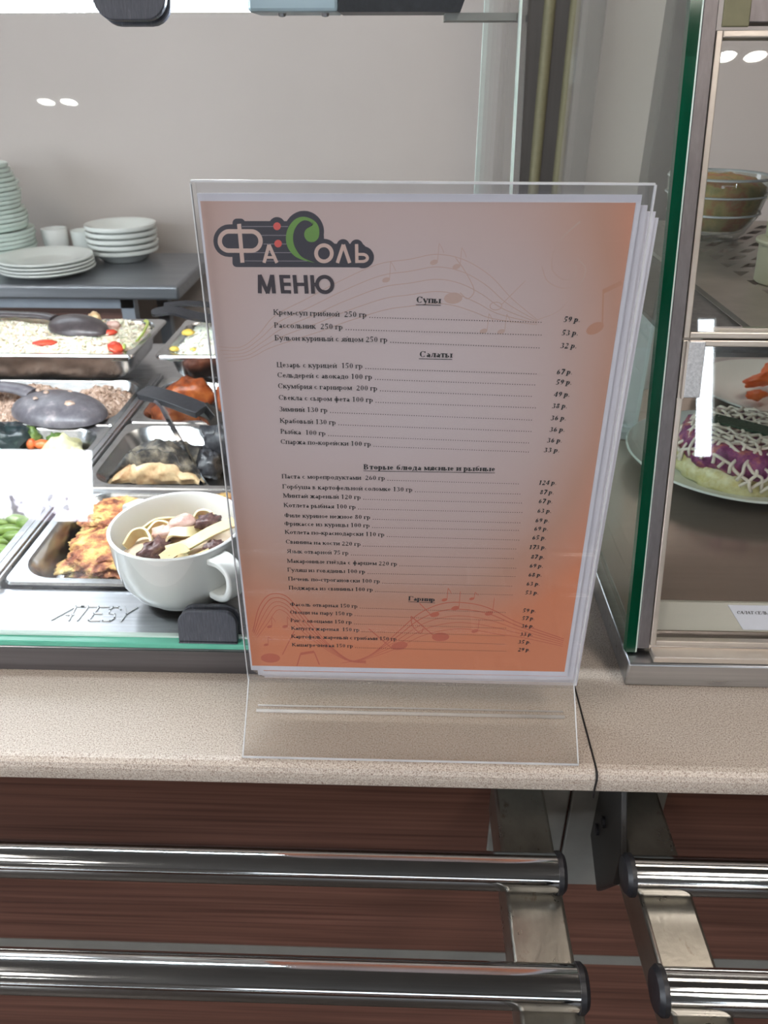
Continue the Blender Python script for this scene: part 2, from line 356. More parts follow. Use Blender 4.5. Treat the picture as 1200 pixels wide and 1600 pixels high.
def rrect(x0, x1, y0, y1, r, n=6):
    pts = []
    for cx, cy, a in ((x1-r, y1-r, 0), (x0+r, y1-r, 90), (x0+r, y0+r, 180), (x1-r, y0+r, 270)):
        for k in range(n+1):
            w = rad(a+90*k/n); pts.append((cx+r*cos(w), cy+r*sin(w)))
    return pts
def spline(pts, n=8):
    """Catmull-Rom through the points"""
    P = [Vector(p) for p in pts]; P = [P[0]*2-P[1]]+P+[P[-1]*2-P[-2]]; out = []
    for i in range(1, len(P)-2):
        for k in range(n):
            t = k/n; a, b, c, d = P[i-1], P[i], P[i+1], P[i+2]
            out.append(.5*((2*b)+(c-a)*t+(2*a-5*b+4*c-d)*t*t+(3*b-a-3*c+d)*t**3))
    return out+[P[-2]]
ORD = ['first', 'second', 'third', 'fourth', 'fifth', 'sixth', 'seventh', 'eighth', 'ninth', 'tenth', 'eleventh', 'twelfth', 'thirteenth',
       'fourteenth', 'fifteenth', 'sixteenth', 'seventeenth', 'eighteenth', 'nineteenth', 'twentieth', 'twenty-first', 'twenty-second']

# ------------------------------------------------------------------ the room
FL, CE = -0.90, 2.05
M['wall'] = pm('painted_wall', [(.3, S(200, 190, 184)), (.7, S(205, 195, 189))], .6, 0, (3, 3, 3))
M['wall_room'] = pm('room_wall', [(.3, S(116, 107, 100)), (.7, S(122, 113, 106))], .7, 0, (2, 2, 2))
M['floor'] = pm('floor_tile', [(.3, S(56, 48, 43)), (.7, S(66, 58, 52))], .4, 0, (4, 4, 4))
M['ceil'] = pm('ceiling_paint', [(.3, S(104, 98, 93)), (.7, S(110, 104, 99))], .8, 0, (2, 2, 2))
struct('floor', MB().box(-4.5, 4.5, -6.2, 2.2, FL-.1, FL), M['floor'])
struct('ceiling', MB().box(-4.5, 4.5, -6.2, 2.2, CE, CE+.1), M['ceil'])
bw = MB()
for x0, x1, z0, z1 in ((-4.5, -2.6, FL, CE), (-2.6, -.95, FL, .92), (-2.6, -.95, 1.65, CE), (-.95, 4.5, FL, CE)): bw.box(x0, x1, 2.02, 2.12, z0, z1)
struct('wall_back', bw, M['wall'])
rw = MB()                                                   # rear wall of the dining side with its window openings
for x0, x1, z0, z1 in ((-4.5, -4.1, FL, CE), (-4.1, -2.84, FL, -.62), (-4.1, -2.84, .06, CE), (-2.84, -1.2, FL, CE), (-1.2, 1.9, FL, .2), (-1.2, 1.9, 1.1, CE), (1.9, 2.58, FL, CE),
                       (2.58, 2.76, FL, .5), (2.58, 2.76, 1.75, CE), (2.76, 4.5, FL, CE)):
    rw.box(x0, x1, -6.1, -6.0, z0, z1)
struct('wall_rear', rw, M['wall_room'])
lw = MB()
for y0, y1, z0, z1 in ((-6, -4.2, FL, CE), (-4.2, -.6, FL, 0.0), (-4.2, -.6, 1.6, CE), (-.6, 2.05, FL, CE)): lw.box(-4.5, -4.4, y0, y1, z0, z1)
struct('wall_left', lw, M['wall_room'])
struct('wall_right', MB().box(4.4, 4.5, -6, 2.05, FL, CE), M['wall_room'])
def day_pane(name, mb, strength, low=None):
    m, nt, out = base(name+'_daylight'); e = nd(nt, 'ShaderNodeEmission')
    if low:
        tc = nd(nt, 'ShaderNodeTexCoord'); sp = nd(nt, 'ShaderNodeSeparateXYZ'); nt.links.new(tc.outputs['Object'], sp.inputs[0])
        n = nd(nt, 'ShaderNodeTexNoise'); n.inputs['Scale'].default_value = 7; n.inputs['Detail'].default_value = 5; nt.links.new(tc.outputs['Object'], n.inputs['Vector'])
        a = nd(nt, 'ShaderNodeMath', operation='MULTIPLY_ADD'); nt.links.new(n.outputs['Fac'], a.inputs[0]); a.inputs[1].default_value = 1.1; nt.links.new(sp.outputs[2], a.inputs[2])
        r = ramp(nt, a.outputs[0], [(low[0], (.1, .08, .11)), (low[0]+.07, (.55, .5, .6)), (low[1], (.93, .97, 1))]); nt.links.new(r, e.inputs[0])
    else: e.inputs[0].default_value = (.84, .92, 1, 1)
    e.inputs[1].default_value = strength; nt.links.new(e.outputs[0], out.inputs[0])
    return m
def window(n, pane, frame, strength, low=None):
    f = struct('window_%d' % n, frame, M['white'])
    g = obj('window_pane', pane, day_pane('window', pane, strength, low), f); return f
def wframe(axis, a0, a1, z0, z1, p0, p1, w=.03):
    mb = MB()
    for u0, u1, w0, w1 in ((a0, a0+w, z0, z1), (a1-w, a1, z0, z1), (a0+w, a1-w, z0, z0+w), (a0+w, a1-w, z1-w, z1)):
        if axis == 'y': mb.box(p0, p1, u0, u1, w0, w1)
        else: mb.box(u0, u1, p0, p1, w0, w1)
    return mb
window(1, MB().box(-4.47, -4.45, -4.2, -.6, 0, 1.6), wframe('y', -4.2, -.6, 0, 1.6, -4.46, -4.4, .05), P_DAY)
window(2, MB().box(-4.1, -2.84, -6.07, -6.05, -.62, .06), wframe('x', -4.1, -2.84, -.62, .06, -6.06, -6.0, .012), P_LOW, (-.18, .12))
window(5, MB().box(-1.2, 1.9, -6.07, -6.05, .2, 1.1), wframe('x', -1.2, 1.9, .2, 1.1, -6.06, -6.0, .03), P_REAR)
window(4, MB().box(-2.6, -.95, 2.08, 2.10, .92, 1.65), wframe('x', -2.6, -.95, .92, 1.65, 2.02, 2.08, .04), P_KIT)
window(3, MB().box(2.58, 2.76, -6.07, -6.05, .5, 1.75), wframe('x', 2.58, 2.76, .5, 1.75, -6.06, -6.0, .012), P_SLIT)

M['fill_panel'] = emis('fill_panel', (1, .93, .86), P_FILL)
M['spot'] = emis('spot_lamp', (1, .97, .9), P_SPOT)
for i, (x, y) in enumerate(((-1.6, -.55), (1.15, -.55), (-1.6, -1.75), (1.15, -1.75))):  # unseen panels added for general fill, the right pair placed from rail streaks
    t = thing('ceiling_fill_panel', (x, y, CE), 'added square ceiling fill panel, %s one of the row %s' % (
        ('left', 'right')[i % 2], 'nearest the counter' if i < 2 else 'farther from the counter'), 'ceiling light', 'added square ceiling fill panels')
    fr = MB()
    for a, b, c, d in ((-.32, .32, -.32, -.29), (-.32, .32, .29, .32), (-.32, -.29, -.29, .29), (.29, .32, -.29, .29)): fr.box(x+a, x+b, y+c, y+d, CE-.02, CE)
    obj('light_frame', fr, M['white'], t)
    obj('fill_diffuser', MB().box(x-.29, x+.29, y-.29, y+.29, CE-.014, CE-.002), M['fill_panel'], t)
M['fill_back'] = emis('kitchen_fill_panel', (1, .88, .76), P_BACK_FILL)
t = thing('ceiling_fill_panel', (.95, 1.25, CE), 'added square warm ceiling fill panel over the kitchen side behind the right case', 'ceiling light')  # unseen warm panel added to brighten the right wall and counter
fr = MB()
for a, b_, c, d in ((-.32, .32, -.32, -.29), (-.32, .32, .29, .32), (-.32, -.29, -.29, .29), (.29, .32, -.29, .29)): fr.box(.95+a, .95+b_, 1.25+c, 1.25+d, CE-.02, CE)
obj('light_frame', fr, M['white'], t)
obj('fill_diffuser', MB().box(.66, 1.24, .96, 1.54, CE-.014, CE-.002), M['fill_back'], t)
for x, y, lab in ((-1.98, -3.5, 'pair of round ceiling spotlights on the left of the dining side'), (1.42, -2.42, 'pair of round ceiling spotlights on the right of the dining side')):
    t = thing('ceiling_spotlight', (x, y, CE), lab, 'spotlight')
    for s in (-1, 1):
        obj('spot_ring', MB().lathe([(.045, -.012), (.06, -.012), (.06, 0), (.045, 0), (.045, -.012)], (x+s*.064, y, CE), 24), M['white'], t, 40)
        obj('spot_lens', MB().lathe([(0, -.01), (.045, -.008), (.045, -.003), (0, -.003)], (x+s*.064, y, CE), 24), M['spot'], t)

# steel column on the back wall behind the gap between the two cases
t = thing('steel_column', (.33, 1.98, FL), 'tall grey steel wall column with two reflections built as vertical strips behind the gap between the cases', 'column')
obj('column_body', MB().box(.20, .405, 1.93, 2.02, FL, CE), M['column'], t, bevel=.003)
obj('reflection_strip', MB().lathe([(0, 0), (.0125, 0), (.0125, CE-FL), (0, CE-FL)], (.287, 1.932, FL), 20), M['yellow_reflection'], t, 40)  # yellowish reflections on the steel, built as raised matt strips
obj('reflection_strip', MB().lathe([(0, 0), (.0115, 0), (.0115, CE-FL), (0, CE-FL)], (.340, 1.932, FL), 20), M['yellow_reflection'], t, 40)

# ------------------------------------------------------------------ counter
EDGE = .3432
prof = [(1.0, 0), (EDGE+.008, 0)] + [(EDGE+.008-.008*sin(a), -.008+.008*cos(a)) for a in (rad(25), rad(50), rad(75))] + [(EDGE, -.010), (EDGE+.0005, -.016), (EDGE+.004, -.0205), (EDGE+.010, -.0215), (1.0, -.0215)]
def slab(segs, back):
    mb = MB()
    for a, b, bk in segs: mb.prism([(bk if y == 1.0 else y, z) for y, z in prof], 'x', a, b)
    return mb
lc = slab([(-1.0, .0625, .4975), (.0625, .1236, .95)], 0)
lo = obj('countertop', lc, M['counter']); tag(lo, 'speckled beige laminate countertop under the menu stand, left of the seam', 'countertop')
rc = slab([(.1244, 1.0, .95)], 0)
ro = obj('countertop', rc, M['counter']); tag(ro, 'speckled beige laminate countertop under the glass-door display case, right of the seam', 'countertop')
sm = MB().tube(spline([(.1240, .3426, -.0212), (.1237, .3424, -.012), (.1242, .3436, -.003), (.1240, .352, .0002), (.1239, .40, .0002), (.1241, .47, .0002)], 6), .0006, 6)
tag(obj('seam_gap', sm, M['ink']), 'dark chipped seam line between the two countertops', 'seam')

for nm, a, b, lab in (('counter_base', -1.0, .1236, 'dark wood counter front behind the left pair of tray rails'), ('counter_base', .1244, 1.0, 'dark wood counter front behind the right pair of tray rails')):
    t = thing(nm, ((a+b)/2, .42, FL), lab, 'counter front')
    obj('wood_panel', MB().box(a, b, .402, .42, -.2965, -.0215), M['wood'], t, bevel=.0008)
    obj('metal_strip', MB().box(a, b, .4016, .42, -.3095, -.2965), M['greyplate'], t)
    obj('wood_panel', MB().box(a, b, .402, .42, -.62, -.3095), M['wood'], t, bevel=.0008)
    obj('carcass', MB().box(a, b, .42, .4975, FL+.1, -.0215), M['greyplate'], t)
    obj('plinth', MB().box(a, b, .43, .4975, FL, FL+.1), M['black'], t)
    obj('wood_panel', MB().box(a, b, .402, .42, FL+.1, -.62), M['wood'], t, bevel=.0008)

# tray rails
RAIL = [(.312, .0118), (.2416, .0118), (.171, .0118), (.100, .0118)]; RZ = -.055
def rails(side, lab):
    L = side == 'l'
    t = thing('tray_rail', ((-.4 if L else .5), .24, RZ), lab, 'tray rail')
    bx = ((.0676, .1036), ) if L else ((.1516, .1855), )
    for x0, x1 in bx + (((-.80, -.764),) if L else ((.80, .836),)):
        b = MB().prism([(.4014, -.0668), (.062, -.0668), (.062, -.088), (.4014, -.108)], 'x', x0, x1)
        obj('bracket', b, M['bracket'], t, bevel=.0025, smooth=40)
    for i, (y, r) in enumerate(RAIL):
        a, b = (-1.0, .0990) if L else (.1465, 1.0)
        tb = obj('rail_tube', MB().tube([(a, y, RZ), (b, y, RZ)], r, 32), M['chrome'], t, 40)
        for e, s in (((b, 1),) if L else ((a, -1),)):
            cp = MB().lathe([(0, 0), (r+.0012, 0), (r+.0012, .0028), (r-.001, .0052), (0, .0056)], seg=28)
            cp.xform(Matrix.Translation((e, y, RZ)) @ Matrix.Rotation(s*pi/2, 4, 'Y'))
            o = obj('end_cap', cp, M['black'], t, 40)
    if L:
        obj('mount_plate', MB().box(.0690, .1262, .397, .4015, -.190, -.0225), M['greyplate'], t, bevel=.001)
    else:
        obj('mount_plate', MB().box(.1282, .198, .397, .4015, -.190, -.0225), M['greyplate'], t, bevel=.001)
        obj('gusset', MB().prism([(.397, -.024), (.397, -.128), (.362, -.146), (.336, -.100), (.336, -.068), (.362, -.024)], 'x', .1470, .1514), M['gusset'], t, bevel=.001)
        for y, z in ((.375, -.085), (.384, -.105)):
            c = MB().lathe([(0, 0), (.0042, 0), (.0042, .002), (0, .0024)], seg=16).xform(Matrix.Translation((.1470, y, z)) @ Matrix.Rotation(-pi/2, 4, 'Y'))
            obj('bolt', c, M['black'], t, 40)
    return t
rails('l', 'chrome tubular tray rails under the left countertop, ending in black caps left of the gap')
rails('r', 'chrome tubular tray rails under the right countertop, starting with black caps right of the gap')

# ------------------------------------------------------------------ left food case
LL = lean(.436, .0265, 12.4)
t = thing('food_display_case', (-.40, .70, 0), 'stainless heated food case with leaning glass front and long white lamp, left side', 'display case')
db = MB()
db.box(-1.0, .0615, .4290, .5000, 0.0005, .0215)            # front ledge
db.box(.001, .0615, .5000, 1.13, .0005, .0215)              # right ledge
db.box(-1.0, .001, .976, 1.13, .0005, .0215)                # back ledge
obj('front_ledge', db, M['steel'], t, bevel=.0012, smooth=40)
obj('front_trim', MB().box(-1.0, .0615, .4281, .4289, .0006, .0208), M['trim'], t)
wl = MB().box(-1.0, .0008, .5005, .976, -.072, -.066).box(-1.0, .0008, .5002, .503, -.066, .0006).box(-.001, .0008, .503, .976, -.066, .0006).box(-1.0, .0008, .973, .976, -.066, .0006)
obj('well', wl, M['steel_dark'], t)
obj('divider_bar', MB().box(-.3355, -.3245, .5005, .976, -.01, .0285).box(-.3325, -.3275, .5005, .976, .0285, .0300), M['steel'], t, bevel=.001)
gl = lbox(MB(), LL, -1.0, .0608, .0014, .46, -.005, 0)
gp = obj('front_glass', gl, M['glass'], t)
obj('glass_edge', lbox(MB(), LL, -1.0, .0608, 0, .0014, -.005, 0), M['edge_white'], gp, label='pale ground lower edge of the glass')
obj('glass_edge', lbox(MB(), LL, .0608, .0622, 0, .46, -.005, 0), M['edge_white'], gp, label='pale ground right edge of the glass')
obj('glass_reflection', MB().box(-1.0, .0612, .4295, .4400, .0216, .0262), M['edge_reflection'], t, bevel=.0008, label='green glass strip under the pane')  # mirror image of the glass on the ledge, built as a solid strip
# side glass and a grey strip in place of its stacked reflections
sg = MB().prism([(.447, .022), (.800, .022), (.800, .47), (.545, .47)], 'x', .0628, .0668)
sgo = obj('side_glass', sg, M['glass'], t)
obj('glass_edge', MB().box(.0626, .0670, .800, .803, .022, .47), M['edge_white'], sgo)
cs = MB().prism([(.449, .022), (.535, .022), (.650, .47), (.547, .47)], 'x', .0676, .0690)
obj('reflection_band', cs, M['column'], t, label='grey steel strip behind the side glass')  # grey strip in place of reflections stacked in the side glass
# lamp along the top of the glass
M['led'] = emis('lamp_tube', (.86, .94, 1.0), P_LED)
lm = obj('lamp_tube', MB().tube([(-1.0, .556, .4285), (-.097, .556, .4285)], .0140, 20), M['led'], t, 40)
obj('lamp_housing', MB().box(-1.0, .034, .535, .585, .4435, .46), M['steel_dark'], t)
obj('lamp_end', MB().box(-.0965, -.043, .538, .578, .4135, .4435), M['lamp_end'], t, bevel=.002)
obj('lamp_ballast', MB().prism([(-.0429, .4135), (.0285, .4135), (.040, .4435), (-.0429, .4435)], 'y', .539, .577), M['black'], t)
obj('lamp_bracket', MB().box(.020, .0625, .548, .575, .4095, .4135), M['greyplate'], t)
for x in (-.078, -.052): obj('screw', MB().lathe([(0, -.002), (.002, -.0016), (.0026, 0), (0, 0)], (x, .552, .4135), 12), M['steel'], lm if False else t, 40)
# black glass clips
def clip(x0, x1, s0, s1, r, flip=False):
    pts = [(x0, s0), (x1, s0)] if not flip else [(x1, s1), (x0, s1)]
    arc = []
    if not flip:
        for cx, a in ((x1-r, 0), (x0+r, 90)):
            for k in range(7): w = rad(a+15*k); arc.append((cx+r*cos(w), s1-r+r*sin(w)))
    else:
        for cx, a in ((x0+r, 180), (x1-r, 270)):
            for k in range(7): w = rad(a+15*k); arc.append((cx+r*cos(w), s0+r+r*sin(w)))
    poly = pts+arc
    mb = lpoly(MB(), LL, poly, .0002, .0045)
    lpoly(mb, LL, poly, -.0095, -.0052)
    return mb
ck = clip(-.1612, -.1186, -.0005, .0235, .010); lbox(ck, LL, -.1612, -.1186, -.0045, -.0005, -.0095, .0055)
obj('glass_clip', ck, M['clip'], t, bevel=.0007, smooth=40, label='scuffed black clip at the foot of the glass')
obj('glass_clip', clip(-.1805, -.1385, .3905, .44, .012, True), M['clip'], t, bevel=.0007, smooth=40, label='dark clip at the top of the glass')
# pressed maker's lettering on the ledge
def letters(strokes, org, sc, w, h, skew):
    mb = MB()
    for pts in strokes:
        for (a, b), (c, d) in zip(pts[:-1], pts[1:]):
            p0 = Vector((org[0]+(a+skew*b)*sc, org[1]+b*sc*1.25, 0)); p1 = Vector((org[0]+(c+skew*d)*sc, org[1]+d*sc*1.25, 0))
            dd = (p1-p0); nn = Vector((-dd.y, dd.x, 0)).normalized()*w/2; ex = dd.normalized()*w/2
            vs = [p0-nn-ex, p1-nn+ex, p1+nn+ex, p0+nn-ex]
            mb.add([(v.x, v.y, org[2]) for v in vs]+[(v.x, v.y, org[2]+h) for v in vs], [(0,3,2,1),(4,5,6,7),(0,1,5,4),(1,2,6,5),(2,3,7,6),(3,0,4,7)])
    return mb
ATE = [[(-.35, 0), (.5, 1), (.62, 0)], [(.5, 1), (.95, 1)], [(.28, .38), (.66, .38)],
       [(.82, 1), (1.7, 1)], [(1.2, 1), (1.1, 0)],
       [(2.35, 1), (1.8, 1), (1.75, .5), (1.72, 0), (2.3, 0)], [(1.75, .5), (2.2, .5)],
       [(3.1, .86), (2.95, 1), (2.62, 1), (2.5, .8), (2.62, .55), (2.95, .48), (3.05, .22), (2.9, 0), (2.5, 0), (2.4, .14)],
       [(3.3, 1), (3.58, .5), (3.98, 1)], [(3.58, .5), (3.52, 0)]]
obj('pressed_lettering', letters(ATE, (-.2620, .4600, .0215), .0138, .0011, .0008, .05), M['pan'], t, label='pressed letters ATESY on the steel ledge')

# ------------------------------------------------------------------ right display case with doors
RL = lean(.438, .0255, 14.4)
t = thing('glass_door_case', (.45, .70, 0), 'stainless display case with two flap glass doors and a green-edged side pane, right side', 'display case')
bb = MB().box(.1600, 1.0, .4240, .94, .0005, .0205)
obj('case_base', bb, M['steel'], t, bevel=.0015, smooth=40)
obj('case_deck', MB().box(.168, 1.0, .452, .94, .0205, .0285), pm('deck_steel', [(.3, S(206, 190, 178)), (.7, S(214, 198, 186))], .22, .85, (5, 160, 160), 3), t)
sp = MB().prism([(.4415, .0208), (.905, .0208), (.905, .50), (.5555, .50)], 'x', .1605, .1665)
so = obj('side_pane', sp, M['glass_side'], t)
ed = MB(); a0, a1 = RL(0, -.004, .0022), RL(0, .49, .0022); b0, b1 = RL(0, -.004, -.004), RL(0, .49, -.004)
ed.prism([(a0.y, a0.z), (b0.y, b0.z), (b1.y, b1.z), (a1.y, a1.z)], 'x', .1600, .1667)
obj('pane_edge', ed, M['edge'], so, label='thick dark green front edge of the pane')
obj('edge_line', lbox(MB(), RL, .1667, .1677, -.004, .49, -.004, .0022), M['edge_white'], so, label='pale line along the green edge')
obj('front_post', lbox(MB(), RL, .1680, .1765, -.001, .49, -.010, .0020), M['post'], t, bevel=.0006)
sh = lambda z: (z-.0255)/cos(rad(14.4))
def door(name, s0, s1, x0=.1772, x1=1.0):
    w = .0040; fr = MB()
    for u0, u1, w0, w1 in ((x0, x0+w, s0, s1), (x1-w, x1, s0, s1), (x0+w, x1-w, s0, s0+w), (x0+w, x1-w, s1-w, s1)): lbox(fr, RL, u0, u1, w0, w1, -.006, .001)
    f = obj(name, fr, M['clear_frame'], t, bevel=.0007)
    obj('door_glass', lbox(MB(), RL, x0+w, x1-w, s0+w, s1-w, -.0045, -.0010), M['glass'], f)
    return f
door('upper_door', sh(.2345), sh(.4040)); door('lower_door', sh(.0262), sh(.2335))
obj('sill_flange', MB().box(.1772, 1.0, .4255, .437, .0206, .0262), M['clear_frame'], t, bevel=.001)
hb = lbox(MB(), RL, .1768, .1794, sh(.1975), sh(.2328), -.004, .0008)
obj('hinge_gap', hb, M['ink'], t)
obj('hinge', lbox(MB(), RL, .1792, .1806, sh(.1975), sh(.2330), .0010, .0032), M['clear_frame'], t)
obj('hinge', lbox(MB(), RL, .1806, .1912, sh(.1980), sh(.2328), .0010, .0030), M['rough_silver'], t, bevel=.0006)
obj('hinge', lbox(MB(), RL, .1792, .1946, sh(.4050), sh(.47), .0010, .0030), M['yellow_reflection'], t, bevel=.0006)  # steel plate with its yellowish reflection put into the colour
obj('top_rail', lbox(MB(), RL, .1946, 1.0, sh(.4075), sh(.47), -.006, .0012), M['post'], t, bevel=.0006)
obj('case_top', MB().box(.1605, 1.0, .556, .94, .4850, .50), M['steel_dark'], t)
obj('rear_post', MB().box(.2555, .287, .905, .94, .0285, .4850), M['column'], t, bevel=.002)
# slotted upper shelf
shf = MB(); z0, z1 = .2365, .2400; X0, X1, Y0, Y1 = .222, 1.0, .500, .895
shf.box(X0, X0+.044, Y0, Y1, z0, z1)
sw, gap = .0100, .0100; x = X0+.044
rowsY = [(Y0, Y0+.078)]; y = Y0+.078
while y < Y1-.03: rowsY.append((y+.018, y+.030)); y += .030
rowsY.append((y, Y1))
for a, b in rowsY: shf.box(X0+.044, X1, a, b, z0, z1)
ys = [(rowsY[i][1], rowsY[i+1][0]) for i in range(len(rowsY)-1)]
for a, b in ys:
    x = X0+.044
    while x < .62:
        if b > a: shf.add([(x+dx+(k*.014), (a, b)[k], zz) for zz in (z0, z1) for k, dx in ((0, 0), (0, sw), (1, sw), (1, 0))], [(0,3,2,1),(4,5,6,7),(0,1,5,4),(1,2,6,5),(2,3,7,6),(3,0,4,7)])
        x += sw+gap
    shf.box(.62, X1, a, b, z0, z1)
obj('shelf', shf, M['shelf'], t)
obj('shelf_lip', MB().box(X0-.03, X1, Y0-.003, Y0, .2215, .2400).box(X0-.03, X1, Y0-.006, Y0-.003, .2215, .2245).box(X0-.03, X1, Y0-.006, Y0-.003, .2290, .2315), M['chrome'], t)
obj('shelf_bracket', MB().box(X0-.0546, X0, Y0, Y1, .2330, .2362), M['steel_dark'], t)
obj('price_rail', MB().prism([(.4525, .0286), (.4550, .0286), (.4675, .0452), (.4650, .0452)], 'x', .180, 1.0), M['grey_plastic'], t, bevel=.0005)

